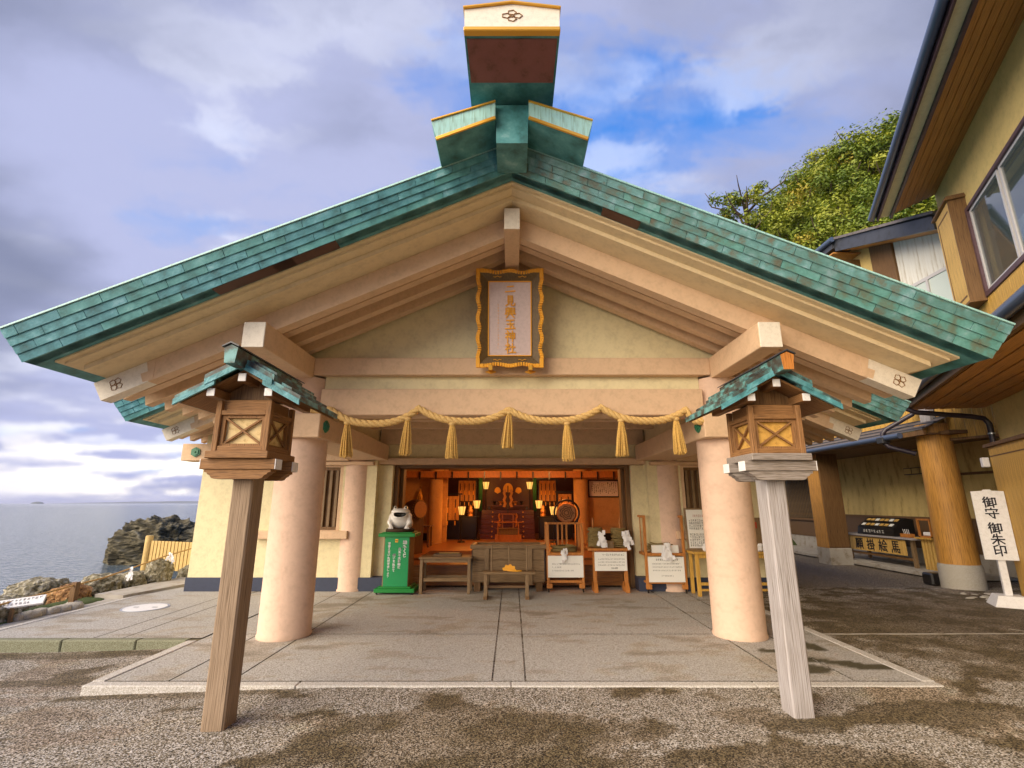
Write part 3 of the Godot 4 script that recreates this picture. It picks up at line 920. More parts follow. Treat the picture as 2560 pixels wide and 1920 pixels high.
func hexnail(t: Node, at: Vector3, bas := Basis.IDENTITY, r := 0.085) -> void:
	var p := []
	var p2 := []
	for k in 6:
		var a := TAU * (k + 0.5) / 6
		p.append(Vector2(cos(a), sin(a)) * r)
		p2.append(Vector2(cos(a), sin(a)) * r * 0.72)
	var o := part("hexagonal_nail_cover", mb().ext(p, 0, 0.025), M.rivet, t, at, bas)
	part("boss", mb().ext(p2, 0.024, 0.04).cyl(Vector3(0, 0, 0.03), 0.02, 0.015, 0.03, 10, Basis(Vector3.RIGHT, PI / 2)), M.rivet, o)

func lattice(t: Node, x0: float, x1: float, y0: float, y1: float, z: float) -> void:
	var w := part("window", mb().bb(x0 - 0.07, x0, y0 - 0.07, y1 + 0.07, z - 0.08, z + 0.03, 0.005).bb(x1, x1 + 0.07, y0 - 0.07, y1 + 0.07, z - 0.08, z + 0.03, 0.005).bb(x0, x1, y1, y1 + 0.07, z - 0.08, z + 0.029, 0.005).bb(x0, x1, y0 - 0.07, y0, z - 0.08, z + 0.029, 0.005), M.peach, t)
	part("pane", mb().bb(x0, x1, y0, y1, z - 0.075, z - 0.065), M.brownwood, w)
	var n := 4
	for k in n:
		var x := lerpf(x0, x1, (k + 0.5) / n)
		part("lattice_bar", mb().bb(x - 0.028, x + 0.028, y0 + 0.06, y1 - 0.06, z - 0.05, z - 0.005, 0.004), M.tablewood_up, w)
	part("lattice_rail", mb().bb(x0, x1, y0, y0 + 0.06, z - 0.05, z + 0.0).bb(x0, x1, y1 - 0.06, y1, z - 0.05, z + 0.0), M.brownwood, w)

func make_shrine() -> void:
	var t := thing("shrine_hall", "shrine hall with green copper gable roof and pale peach columned porch", "shrine")
	roof(t, 0.0, 0.0, 0.0, -8.9, 0.0, true)
	roof(t, -3.66, 0.797, 1.77, -22.0, 0.62, false)
	# --- porch frame
	for sd in [-1.0, 1.0]:
		part("column", mb().lathe([Vector2(0.33, 0.0), Vector2(0.335, 0.02), Vector2(0.322, 0.05), Vector2(0.318, 3.36)], 48), M.column, t, Vector3(sd * 2.93, 0, -6.87))
		part("purlin", mb().bb(sd * 2.775, sd * 3.025, 3.34, 3.64, -9.9, -5.205, 0.008), M.peach, t)
		part("purlin_end", mb().bb(sd * 2.777, sd * 3.023, 3.342, 3.638, -5.206, -5.195, 0.004), M.endpaint, t)
		part("side_beam", mb().bb(sd * 2.565, sd * 3.30, 2.50, 2.82, -10.25, -6.46, 0.01), M.peach, t)
		hexnail(t, Vector3(sd * 2.565, 2.67, -6.66), Basis(Vector3.UP, -sd * PI / 2))
		hexnail(t, Vector3(sd * 3.0, 2.66, -6.46))
		part("side_wall_plate", mb().bb(sd * 2.75, sd * 3.1, 2.82, 3.34, -10.2, -7.2), M.cream, t)
	part("tie_beam", mb().bb(-2.775, 2.775, 3.39, 3.64, -6.86, -6.6, 0.01), M.peach, t)
	part("frieze_panel", mb().bb(-2.64, 2.64, 3.19, 3.39, -6.82, -6.72), M.creamwall, t)
	part("head_beam", mb().bb(-2.64, 2.64, 2.82, 3.19, -6.9, -6.6, 0.01), M.peach, t)
	part("ridge_beam", mb().bb(-0.095, 0.095, 4.81, 5.09, -6.75, -5.205, 0.006), M.peach, t)
	part("ridge_beam_end", mb().bb(-0.093, 0.093, 4.812, 5.088, -5.206, -5.195, 0.004), M.endpaint, t)
	part("gable_wall", mb().ext([Vector2(-3.35, 3.63), Vector2(3.35, 3.63), Vector2(3.35, 3.64), Vector2(0, 5.148), Vector2(-3.35, 3.64)], -6.84, -6.74), M.creamwall, t)
	part("porch_ceiling", mb().bb(-2.75, 2.75, 3.20, 3.26, -10.2, -6.9), M.soffit, t)
	for k in 3:
		part("ceiling_joist", mb().bb(-2.75, 2.75, 3.06, 3.2, -7.75 - k * 0.9, -7.6 - k * 0.9, 0.006), M.peach, t)
	# --- ridge ornament
	part("ridge_cap", mb().hexa([Vector3(-0.43, 5.62, -12), Vector3(-0.43, 5.74, -3.52), Vector3(-0.44, 5.96, -12), Vector3(-0.425, 5.975, -3.52), Vector3(0.43, 5.62, -12), Vector3(0.43, 5.74, -3.52), Vector3(0.44, 5.96, -12), Vector3(0.425, 5.975, -3.52)]), M.copper_dark, t)
	part("ridge_underplate", mb().hexa([Vector3(-0.40, 5.648, -3.95), Vector3(-0.41, 5.728, -3.56), Vector3(-0.40, 5.66, -3.95), Vector3(-0.41, 5.742, -3.56), Vector3(0.40, 5.648, -3.95), Vector3(0.41, 5.728, -3.56), Vector3(0.40, 5.66, -3.95), Vector3(0.41, 5.742, -3.56)]), M.ridge_red, t)
	part("ridge_face", mb().ext([Vector2(-0.425, 5.785), Vector2(0.425, 5.785), Vector2(0.43, 5.985), Vector2(0, 6.045), Vector2(-0.43, 5.985)], -3.53, -3.49), M.endpaint, t)
	part("ridge_face_rim", mb().bb(-0.432, 0.432, 5.735, 5.783, -3.54, -3.475, 0.008).ext([Vector2(-0.44, 5.985), Vector2(0, 6.046), Vector2(0.44, 5.985), Vector2(0.44, 5.997), Vector2(0, 6.06), Vector2(-0.44, 5.997)], -3.6, -3.465), M.gold, t)
	crest(t, Vector3(0.0, 5.91, -3.489), 0.082, false)
	part("ridge_roof", mb().ext([Vector2(-0.44, 5.97), Vector2(0, 6.03), Vector2(0.44, 5.97), Vector2(0.44, 5.985), Vector2(0, 6.05), Vector2(-0.44, 5.985)], -12, -3.6), M.copper_dark, t)
	for sd in [-1.0, 1.0]:
		# sloping ridge boards that stick out over the gable
		var a := Vector3(sd * 0.17, 5.425, -4.17)
		var e := Vector3(sd * 0.76, 5.175, -4.17)
		var up := Vector3(0, 0.2, 0)
		var ft := Vector3(sd * 0.05, 0, 0.02)
		var bk := Vector3(0, 0, -8)
		part("ridge_board", mb().hexa([a + bk, a, a + bk + up, a + up, e + bk, e, e + bk + up + ft, e + up + ft]), M.copper_dark, t)
		part("ridge_board_rim", mb().bar(a + Vector3(0, 0.012, 0.006), e + Vector3(0, 0.012, 0.006), 0.02, 0.03).bar(a + up + Vector3(0, 0.006, 0.008), e + up + ft + Vector3(0, 0.006, 0.008), 0.03, 0.014), M.gold, t)
		part("ridge_board_face", mb().hexa([a + Vector3(0, 0.03, 0.0), a + Vector3(0, 0.03, 0.004), a + up, a + up + Vector3(0, 0, 0.005), e + Vector3(0, 0.03, 0.0), e + Vector3(0, 0.03, 0.004), e + up + ft, e + up + ft + Vector3(0, 0, 0.005)]), M.sheen_copper, t)  # pale facing paints the sky reflection on the board end
	part("ridge_neck", mb().ext([Vector2(-0.16, 5.2), Vector2(0.16, 5.2), Vector2(0.165, 5.48), Vector2(0.18, 5.56), Vector2(0.22, 5.66), Vector2(-0.22, 5.66), Vector2(-0.18, 5.56), Vector2(-0.165, 5.48)], -4.7, -4.24), M.copper_dark, t)
	# --- hall front
	for sd in [-1.0, 1.0]:
		var xe := 6.3 if sd < 0 else 5.2
		part("wall", mb().bb(sd * xe, sd * 4.07, 0.0, 3.12, -10.35, -10.1).bb(sd * 4.07, sd * 3.43, 0.0, 1.06, -10.35, -10.1).bb(sd * 4.07, sd * 3.43, 2.43, 3.12, -10.35, -10.1).bb(sd * 3.43, sd * 2.75, 0.0, 3.12, -10.35, -10.1), M.creamwall, t)
		part("side_wall", mb().bb(sd * xe, sd * (xe - 0.25), 0.0, 3.12, -21, -10.36), M.creamwall, t)
		part("base_band", mb().bb(sd * (xe + 0.02), sd * 2.45, 0.0, 0.25, -10.38, -10.075, 0.004), M.bluebase, t)
		lattice(t, sd * 3.75 - 0.25, sd * 3.75 + 0.25, 1.13, 2.36, -10.14)
		part("sill_ledge", mb().bb(sd * 5.05, sd * 3.22, 0.97, 1.12, -10.1, -9.95, 0.008), M.peach, t)
		part("engaged_column", mb().lathe([Vector2(0.325, 0.0), Vector2(0.325, 0.03), Vector2(0.312, 0.05), Vector2(0.308, 2.5)], 40), M.column, t, Vector3(sd * 3.17, 0, -10.32))
		part("cross_beam", mb().bb(sd * (xe + 0.36 if sd < 0 else xe), sd * 3.3, 2.48, 2.82, -10.3, -9.9, 0.008), M.peach, t)
		part("window_header", mb().bb(sd * (xe - 0.1), sd * 2.8, 2.40, 2.47, -10.15, -9.98, 0.006), M.peach, t)
		if sd < 0:
			hexnail(t, Vector3(sd * 6.37, 2.65, -9.9), Basis.IDENTITY, 0.1)
		part("pilaster", mb().bb(sd * 2.47, sd * 2.76, 0.25, 2.42, -10.5, -10.3, 0.006), M.creamwall, t)
		# grooved door posts
		part("door_post", mb().bb(sd * 2.38, sd * 2.465, 0, 2.42, -10.7, -10.42, 0.006).bb(sd * 2.31, sd * 2.375, 0, 2.42, -10.85, -10.6, 0.006), M.brownwood, t)
		part("door_panel", mb().bb(sd * 2.37, sd * 3.4, 0.45, 2.42, -10.95, -10.9), M.brownwood, t)
	part("lintel", mb().bb(-2.88, 2.88, 2.43, 2.56, -10.5, -10.2, 0.008), M.peach, t)
	part("over_door_panel", mb().bb(-2.75, 2.75, 2.56, 2.85, -10.5, -10.32), M.creamwall, t)
	part("upper_wall_beam", mb().bb(-2.75, 2.75, 2.85, 3.2, -10.5, -10.22, 0.006), M.peach, t)
	part("door_head", mb().bb(-2.46, 2.46, 2.37, 2.43, -10.9, -10.45, 0.004), M.brownwood_flat, t)
	# --- inside
	part("floor_board", mb().bb(-6.0, 4.9, 0.3, 0.45, -21.0, -11.6), M.floorwood, t)
	for k in 5:
		part("step_board", mb().bb(-2.3, 2.3, 0.075 * k, 0.075 * k + 0.072, -11.62, -10.78 - 0.0 * k), M.floorwood, t)
	part("step_tread", mb().bb(-2.32, 2.32, 0.372, 0.41, -11.65, -10.72, 0.004), M.floorwood, t)
	part("ceiling", mb().bb(-6.05, 4.95, 2.86, 2.95, -21, -10.5), M.inwall, t)
	part("back_wall", mb().bb(-6.05, 4.95, 0.45, 2.9, -21.2, -21.0), M.darkred, t)
	for sd in [-1.0, 1.0]:
		part("inner_wall", mb().bb(sd * 2.15 - 0.05 * sd, sd * 4.9, 0.95, 2.9, -16.4, -16.25), M.inwall, t)
		part("inner_wall_base", mb().bb(sd * 2.1, sd * 4.9, 0.45, 0.95, -16.4, -16.3), M.inwall, t)
		part("inner_column", mb().cyl(Vector3(sd * 2.3 - 0.12, 0.45, -15.9), 0.225, 0.22, 2.45, 32), M.inwall, t)
		part("dark_dado", mb().bb(sd * 2.5, sd * 4.9, 0.5, 0.72, -16.29, -16.24), M.black, t)
	part("inner_beam", mb().bb(-4.9, 4.9, 2.42, 2.62, -15.6, -15.4, 0.006), M.orangewood, t)
	for k in 14:
		part("curtain_hook", mb().bb(-3.35 + k * 0.5 - 0.02, -3.35 + k * 0.5 + 0.02, 2.36, 2.60, -15.39, -15.35), M.black, t)
	for x in [-0.75, 1.15]:
		var d := part("ceiling_light_fitting", mb().cyl(Vector3(x, 2.80, -13.6), 0.16, 0.16, 0.055, 20), M.downlight, t)
		var l := OmniLight3D.new()
		l.name = "ceiling_lamp"
		d.add_child(l)
		l.position = Vector3(x, 2.70, -13.6)
		l.light_color = Color(1.0, 0.66, 0.36)
		l.light_energy = IN_E
		l.light_size = 0.15
		l.shadow_enabled = true
		l.omni_range = 14
	part("floor_mat", mb().bb(-2.1, 0.9, 0.451, 0.462, -13.2, -11.9), M.mat_red, t)

const IN_E := 1.1

# ---------------------------------------------------------------- lamp posts
func bracket(cx: float, hw: float, y0: float, y1: float) -> Array:
	var p := [Vector2(cx - hw, y1), Vector2(cx + hw, y1)]
	for q in [[0.0, 0.25], [0.022, 0.32], [0.03, 0.5], [0.05, 0.62], [0.065, 0.9], [0.09, 1.0]]:
		p.append(Vector2(cx + hw - q[0], lerpf(y1, y0, q[1])))
	for q in [[0.09, 1.0], [0.065, 0.9], [0.05, 0.62], [0.03, 0.5], [0.022, 0.32], [0.0, 0.25]]:
		p.append(Vector2(cx - hw + q[0], lerpf(y1, y0, q[1])))
	return p

func lamp_post(at: Vector3, label: String, pm: Material, panel: Material, arm_m: Material, bare: bool) -> void:
	var t := thing("lamp_post", label, "lamp post", at, 0.0, "lamp posts before the porch")
	part("post", mb().bb(-0.088, 0.088, -0.25, 2.01, -0.1, 0.1, 0.014), pm, t)
	for sz in [-1.0, 1.0]:
		var z0: float = sz * 0.101
		var z1: float = sz * 0.22
		part("arm", mb().bb(-0.31, 0.31, 1.922, 2.008, z0, z1, 0.004), arm_m, t)
		part("bracket", mb().ext(bracket(0, 0.275, 1.845, 1.92), minf(z0, z1) + 0.012, maxf(z0, z1) - 0.012), arm_m, t)
		for sx in [-1.0, 1.0]:
			part("painted_end", mb().bb(sx * 0.308, sx * 0.316, 1.923, 2.007, z0 + sz * 0.001, z1 - sz * 0.001, 0.002), M.whitepaint, t)
	part("shelf", mb().bb(-0.26, 0.26, 2.01, 2.07, -0.26, 0.26, 0.005), arm_m, t)
	var box := part("lantern_box", mb().bb(-0.19, 0.19, 2.41, 2.51, -0.19, 0.19, 0.004), M.lampwood, t)
	for sx in [-1.0, 1.0]:
		for sz in [-1.0, 1.0]:
			part("corner_post", mb().bb(sx * 0.21 - 0.022, sx * 0.21 + 0.022, 2.07, 2.50, sz * 0.21 - 0.022, sz * 0.21 + 0.022, 0.004), M.lampwood_up, box)
	for k in 4:
		var bas := Basis(Vector3.UP, PI / 2 * k)
		part("rail", mb().bb(-0.188, 0.188, 2.071, 2.115, 0.19, 0.225, 0.004).bb(-0.188, 0.188, 2.375, 2.415, 0.19, 0.227, 0.004), M.lampwood, box, Vector3.ZERO, bas)
		part("inner_frame", mb().bb(-0.187, -0.155, 2.115, 2.375, 0.175, 0.205).bb(0.155, 0.187, 2.115, 2.375, 0.175, 0.205).bb(-0.155, 0.155, 2.115, 2.135, 0.175, 0.204).bb(-0.155, 0.155, 2.352, 2.375, 0.175, 0.204), M.lampwood_up, box, Vector3.ZERO, bas)
		part("paper_panel", mb().bb(-0.16, 0.16, 2.13, 2.36, 0.165, 0.172), panel, box, Vector3.ZERO, bas)
		part("cross_bar", mb().bar(Vector3(-0.155, 2.135, 0.19), Vector3(0.155, 2.352, 0.19), 0.016, 0.018, Vector3.BACK).bar(Vector3(0.155, 2.135, 0.196), Vector3(-0.155, 2.352, 0.196), 0.016, 0.018, Vector3.BACK), M.lampwood, box, Vector3.ZERO, bas)
	# roof
	var sl := 0.54
	var rf := part("roof_boards", mb().ext([Vector2(0, 2.725), Vector2(-0.49, 2.725 - sl * 0.49), Vector2(-0.49, 2.745 - sl * 0.49), Vector2(0, 2.747), Vector2(0.49, 2.745 - sl * 0.49), Vector2(0.49, 2.725 - sl * 0.49)], -0.52, 0.30), M.lampwood, t)
	for sx in [-1.0, 1.0]:
		for q in [[0.0, 0.29, 0.050, 0.05, 0.36], [0.19, 0.52, 0.0, 0.048, 0.35]]:
			var lo: float = 2.748 + q[2]
			part("roof_sheet", mb().ext([Vector2(sx * q[0], lo - sl * q[0]), Vector2(sx * q[1], lo - sl * q[1]), Vector2(sx * q[1], lo + q[3] - sl * q[1]), Vector2(sx * q[0], lo + q[3] - sl * q[0])], -0.54, q[4]), M.lamp_copper, rf)
		for q in [[0.0, 0.28, 2.752, 0.05], [0.20, 0.52, 2.715, 0.048]]:
			part("barge_strip", mb().ext([Vector2(sx * q[0], q[2] - sl * q[0]), Vector2(sx * q[1], q[2] - sl * q[1]), Vector2(sx * q[1], q[2] + q[3] - sl * q[1]), Vector2(sx * q[0], q[2] + q[3] - sl * q[0])], 0.345 if q[0] > 0 else 0.352, 0.366 if q[0] > 0 else 0.372), M.copper, rf)
		for q in [[0.07, 0.36], [0.33, 0.5]]:
			var lo2: float = 2.748 + (0.103 if q[0] < 0.2 else 0.05)
			part("roof_lap", mb().ext([Vector2(sx * q[0], lo2 - sl * q[0]), Vector2(sx * (q[1] - 0.08), lo2 - sl * (q[1] - 0.08)), Vector2(sx * (q[1] - 0.08), lo2 + 0.022 - sl * (q[1] - 0.08)), Vector2(sx * q[0], lo2 + 0.022 - sl * q[0])], -0.5, 0.30), M.lamp_copper, rf)
		part("eave_purlin", mb().bb(sx * 0.205, sx * 0.275, 2.515, 2.585, -0.46, 0.325, 0.003), M.lampwood, t)
		part("painted_end", mb().bb(sx * 0.207, sx * 0.273, 2.517, 2.583, 0.324, 0.331, 0.002), M.whitepaint, t)
	part("ridge_purlin", mb().bb(-0.034, 0.034, 2.645, 2.715, -0.46, 0.315, 0.003), M.lampwood, t)
	part("painted_end", mb().bb(-0.033, 0.033, 2.646, 2.714, 0.314, 0.321, 0.002), M.whitepaint, t)
	part("gable_infill", mb().ext([Vector2(-0.21, 2.53), Vector2(0.21, 2.53), Vector2(0.21, 2.60), Vector2(0, 2.715), Vector2(-0.21, 2.60)], -0.1, 0.1), M.brownwood, t)
	var rp := [Vector2(-0.042, 2.745), Vector2(0.042, 2.745), Vector2(0.056, 2.875), Vector2(0, 2.90), Vector2(-0.056, 2.875)]
	part("ridge_cap", mb().ext(rp, -0.72, 0.53), M.lamp_copper, t)
	part("ridge_top", mb().ext([Vector2(-0.07, 2.877), Vector2(0, 2.91), Vector2(0.07, 2.877), Vector2(0.07, 2.887), Vector2(0, 2.923), Vector2(-0.07, 2.887)], -0.74, 0.545), M.roofmetal, t)
	if bare:
		part("ridge_end", mb().ext(rp, 0.531, 0.536), M.orangewood, t)

# ---------------------------------------------------------------- plaque and rope
func make_plaque() -> void:
	var t := thing("name_plaque", "gold framed shrine name plaque hung under the porch gable", "plaque", Vector3(-0.03, 3.45, -6.46))
	t.rotation.x = 0.20
	var W := 0.46
	var H := 1.36
	part("back_board", mb().bb(-W + 0.05, W - 0.05, 0.05, H - 0.05, -0.03, 0.0), M.plaqueframe, t)
	part("panel", mb().bb(-0.285, 0.285, 0.175, H - 0.175, 0.0, 0.012), M.plaquepanel, t)
	for q in [[-0.30, -0.285, 0.16, H - 0.16], [0.285, 0.30, 0.16, H - 0.16]]:
		part("gold_bead", mb().bb(q[0], q[1], q[2], q[3], 0.0, 0.03, 0.004), M.goldpaint, t)
	for y in [0.16, H - 0.175]:
		part("gold_bead", mb().bb(-0.284, 0.284, y, y + 0.015, 0.0, 0.03, 0.004), M.goldpaint, t)
	# sloping dark frame
	for sx in [-1.0, 1.0]:
		part("bevel_frame", mb().hexa([Vector3(sx * 0.302, 0.155, -0.02), Vector3(sx * 0.302, 0.155, 0.012), Vector3(sx * 0.302, H - 0.155, -0.02), Vector3(sx * 0.302, H - 0.155, 0.012), Vector3(sx * 0.405, 0.055, -0.02), Vector3(sx * 0.405, 0.055, 0.065), Vector3(sx * 0.405, H - 0.055, -0.02), Vector3(sx * 0.405, H - 0.055, 0.065)]), M.plaqueframe, t)
	for q in [[0.158, 0.055], [H - 0.158, H - 0.055]]:
		part("bevel_frame", mb().hexa([Vector3(-0.302, q[0], -0.02), Vector3(-0.302, q[0], 0.012), Vector3(-0.405, q[1], -0.02), Vector3(-0.405, q[1], 0.065), Vector3(0.302, q[0], -0.02), Vector3(0.302, q[0], 0.012), Vector3(0.405, q[1], -0.02), Vector3(0.405, q[1], 0.065)]), M.plaqueframe, t)
	# wavy gilt rim made of blocks
	for sx in [-1.0, 1.0]:
		var n := 34
		for k in n:
			var y0 := 0.13 + (H - 0.26) * k / n
			var y1 := 0.13 + (H - 0.26) * (k + 1) / n
			var ph := (k + 0.5) / n * 4.0
			var w := 0.013 * cos(TAU * ph)
			var flute := fposmod(ph, 1.0) > 0.34 and fposmod(ph, 1.0) < 0.66
			part("gilt_block", mb().bb(sx * (W - 0.062 + w), sx * (W - 0.008 + w), y0 + (0.004 if flute else 0.0), y1 - (0.004 if flute else 0.0), 0.0, 0.082 - (0.012 if flute else 0.0), 0.006), M.goldpaint, t)
		for y in [0.0, H - 0.13]:
			part("gilt_corner", mb().bb(sx * (W - 0.055), sx * W, y, y + 0.13, 0.0, 0.085, 0.006).bb(sx * (W - 0.11), sx * (W - 0.056), (y if y == 0.0 else H - 0.055), (y + 0.055 if y == 0.0 else H), 0.0, 0.085, 0.006), M.goldpaint, t)
	for sy in [0.0, 1.0]:
		var n := 20
		for k in n:
			var x0 := -W + 0.11 + (2 * W - 0.22) * k / n
			var x1 := -W + 0.11 + (2 * W - 0.22) * (k + 1) / n
			var ph := (k + 0.5) / n * 2.0
			var w := 0.012 * cos(TAU * ph) - 0.01
			var flute := fposmod(ph, 1.0) > 0.34 and fposmod(ph, 1.0) < 0.66
			var yc := H - 0.03 + w if sy > 0 else 0.03 - w
			part("gilt_block", mb().bb(x0 + (0.004 if flute else 0.0), x1 - (0.004 if flute else 0.0), yc - 0.026, yc + 0.026, 0.0, 0.08 - (0.012 if flute else 0.0), 0.006), M.goldpaint, t)
		for sx in [-0.17, 0.17]:
			part("gilt_scroll", mb().tube([Vector3(sx - 0.055, 0.108 + sy * (H - 0.216), 0.05), Vector3(sx - 0.03, 0.114 + sy * (H - 0.228), 0.05), Vector3(sx, 0.098 + sy * (H - 0.196), 0.052), Vector3(sx + 0.03, 0.114 + sy * (H - 0.228), 0.05), Vector3(sx + 0.055, 0.108 + sy * (H - 0.216), 0.05)], 0.005, 6), M.goldpaint, t)
	var k := 0
	for ch in "二見興玉神社":
		part("character", letters(ch, 0.15, true, 1.0, 0.019, 0.014), M.goldpaint, t, Vector3(-0.07, H - 0.195 - k * 0.163, 0.012))
		k += 1
	var ins := []
	for q in 15:
		ins.append([H - 0.49 - q * 0.042, 0.0, 0.02])
	part("side_inscription", fine_print(ins, -0.17, 0.03, 0.022), M.goldpaint, t, Vector3(0, 0, 0.0125))
	for sx in [-0.26, 0.28]:
		part("hanging_block", mb().bb(sx - 0.028, sx + 0.028, -0.035, 0.04, 0.02, 0.11, 0.004), M.gold, t)
		part("support_plate", mb().ext([Vector2(-0.075, 0), Vector2(0, -0.045), Vector2(0.075, 0), Vector2(0, 0.045)], -0.006, 0.006, Transform3D(Basis(Vector3.RIGHT, -0.9), Vector3(sx, -0.055, 0.02))), M.gold, t)

func make_rope() -> void:
	var t := thing("sacred_rope", "twisted straw rope with seven tassels swagged across the porch beam", "rope", Vector3(0, 2.85, -6.52))
	var hooks := [Vector2(-2.75, 0.05), Vector2(-2.45, 0.03), Vector2(-1.26, 0.05), Vector2(-0.04, 0.03), Vector2(1.21, 0.06), Vector2(2.36, 0.03), Vector2(2.7, 0.05)]
	var sag := [0.02, 0.20, 0.17, 0.17, 0.17, 0.17, 0.02]
	var pts := []
	for k in hooks.size() - 1:
		for i in 40:
			var u := i / 40.0
			var p: Vector2 = hooks[k].lerp(hooks[k + 1], u)
			pts.append(Vector3(p.x, p.y - sag[k] * (1.0 - pow(absf(2 * u - 1), 2.4)), 0.012 * sin(p.x * 5.0)))
	# three strands laid around the line
	var b := mb()
	for s in 3:
		var q := []
		for i in pts.size():
			var x: float = pts[i].x
			var a := x * 26.0 + TAU * s / 3.0
			q.append(pts[i] + Vector3(0, cos(a), sin(a)) * 0.026)
		b.tube(q, 0.029, 7)
	part("rope", b, M.straw_rope, t)
	var xs := [-2.2, -1.41, -0.81, -0.04, 0.73, 1.46, 2.23]
	for k in xs.size():
		var best := Vector3.ZERO
		for p in pts:
			if absf(p.x - xs[k]) < absf(best.x - xs[k]) or best == Vector3.ZERO:
				best = p
		var g := mb()
		var len := rr(0.47, 0.53)
		var lean := rr(-0.03, 0.03)
		for i in 75:
			var a := rr(0, TAU)
			var r := sqrt(rng.randf())
			var e := Vector3(cos(a), 0, sin(a))
			var l := len * rr(0.94, 1.02)
			g.tube([e * r * 0.026 + Vector3(0, 0.0, 0), e * r * 0.034 + Vector3(0, -0.05, 0), e * r * 0.062 + Vector3(lean * 0.3, -l * 0.45, 0), e * r * 0.088 + Vector3(lean, -l, 0)], [0.006, 0.006, 0.0065, 0.005], 4)
		var ts := part("tassel", g, M.straw, t, best + Vector3(0, -0.03, 0))
		part("knot", mb().ellipsoid(Vector3(0, -0.015, 0), Vector3(0.05, 0.035, 0.05), 8, 12), M.straw_rope, ts)

# ---------------------------------------------------------------- things in front of the doors
func soft_min(a: float, b: float, k: float) -> float:
	var h := clampf(0.5 + 0.5 * (b - a) / k, 0, 1)
	return lerpf(b, a, h) - k * h * (1 - h)

var frog_prims := []

func frog_field(p: Vector3) -> float:
	var d := 9.0
	for q in frog_prims:
		var e: float
		if q.size() == 2:
			var r: Vector3 = q[1]
			var w: Vector3 = (p - q[0]) / r
			var l := w.length()
			e = (l - 1.0) * minf(r.x, minf(r.y, r.z))
		else:
			var ab: Vector3 = q[1] - q[0]
			var h := clampf((p - q[0]).dot(ab) / ab.length_squared(), 0, 1)
			e = (p - q[0] - ab * h).length() - lerpf(q[2], q[3], h)
		d = soft_min(d, e, 0.03)
	# open mouth
	var m := (p - Vector3(0, 0.262 + 0.9 * absf(p.x) * absf(p.x), 0.17)) / Vector3(0.125, 0.042, 0.13)
	var mo := (m.length() - 1.0) * 0.042
	return maxf(d, -mo)

func surface_nets(lo: Vector3, hi: Vector3, s: float, field: Callable, tint: Callable) -> ArrayMesh:
	var nx := int((hi.x - lo.x) / s) + 2
	var ny := int((hi.y - lo.y) / s) + 2
	var nz := int((hi.z - lo.z) / s) + 2
	var f := PackedFloat32Array()
	f.resize(nx * ny * nz)
	for k in nz:
		for j in ny:
			for i in nx:
				f[(k * ny + j) * nx + i] = field.call(lo + Vector3(i, j, k) * s)
	var id := {}
	var st := SurfaceTool.new()
	st.begin(Mesh.PRIMITIVE_TRIANGLES)
	st.set_smooth_group(0)
	var count := 0
	for k in nz - 1:
		for j in ny - 1:
			for i in nx - 1:
				var c := (k * ny + j) * nx + i
				var sum := Vector3.ZERO
				var m := 0
				for e in [[0, 0, 0, 1, 0, 0], [0, 1, 0, 1, 1, 0], [0, 0, 1, 1, 0, 1], [0, 1, 1, 1, 1, 1], [0, 0, 0, 0, 1, 0], [1, 0, 0, 1, 1, 0], [0, 0, 1, 0, 1, 1], [1, 0, 1, 1, 1, 1], [0, 0, 0, 0, 0, 1], [1, 0, 0, 1, 0, 1], [0, 1, 0, 0, 1, 1], [1, 1, 0, 1, 1, 1]]:
					var a := f[c + (e[2] * ny + e[1]) * nx + e[0]]
					var b := f[c + (e[5] * ny + e[4]) * nx + e[3]]
					if (a < 0) != (b < 0):
						sum += Vector3(e[0], e[1], e[2]).lerp(Vector3(e[3], e[4], e[5]), a / (a - b))
						m += 1
				if m > 0:
					var p := lo + (Vector3(i, j, k) + sum / m) * s
					st.set_color(tint.call(p))
					st.add_vertex(p)
					id[c] = count
					count += 1
	var sx := 1
	var sy := nx
	var sz := nx * ny
	for k in range(1, nz - 1):
		for j in range(1, ny - 1):
			for i in range(1, nx - 1):
				var c := (k * ny + j) * nx + i
				for ax in [[sx, sy, sz], [sy, sz, sx], [sz, sx, sy]]:
					var a := f[c]
					var b := f[c + ax[0]]
					if (a < 0) == (b < 0):
						continue
					var q := [id[c - ax[1] - ax[2]], id[c - ax[2]], id[c], id[c - ax[1]]]
					if a < 0:
						q.reverse()
					for x in [0, 1, 2, 0, 2, 3]:
						st.add_index(q[x])
	st.generate_normals()
	return st.commit()

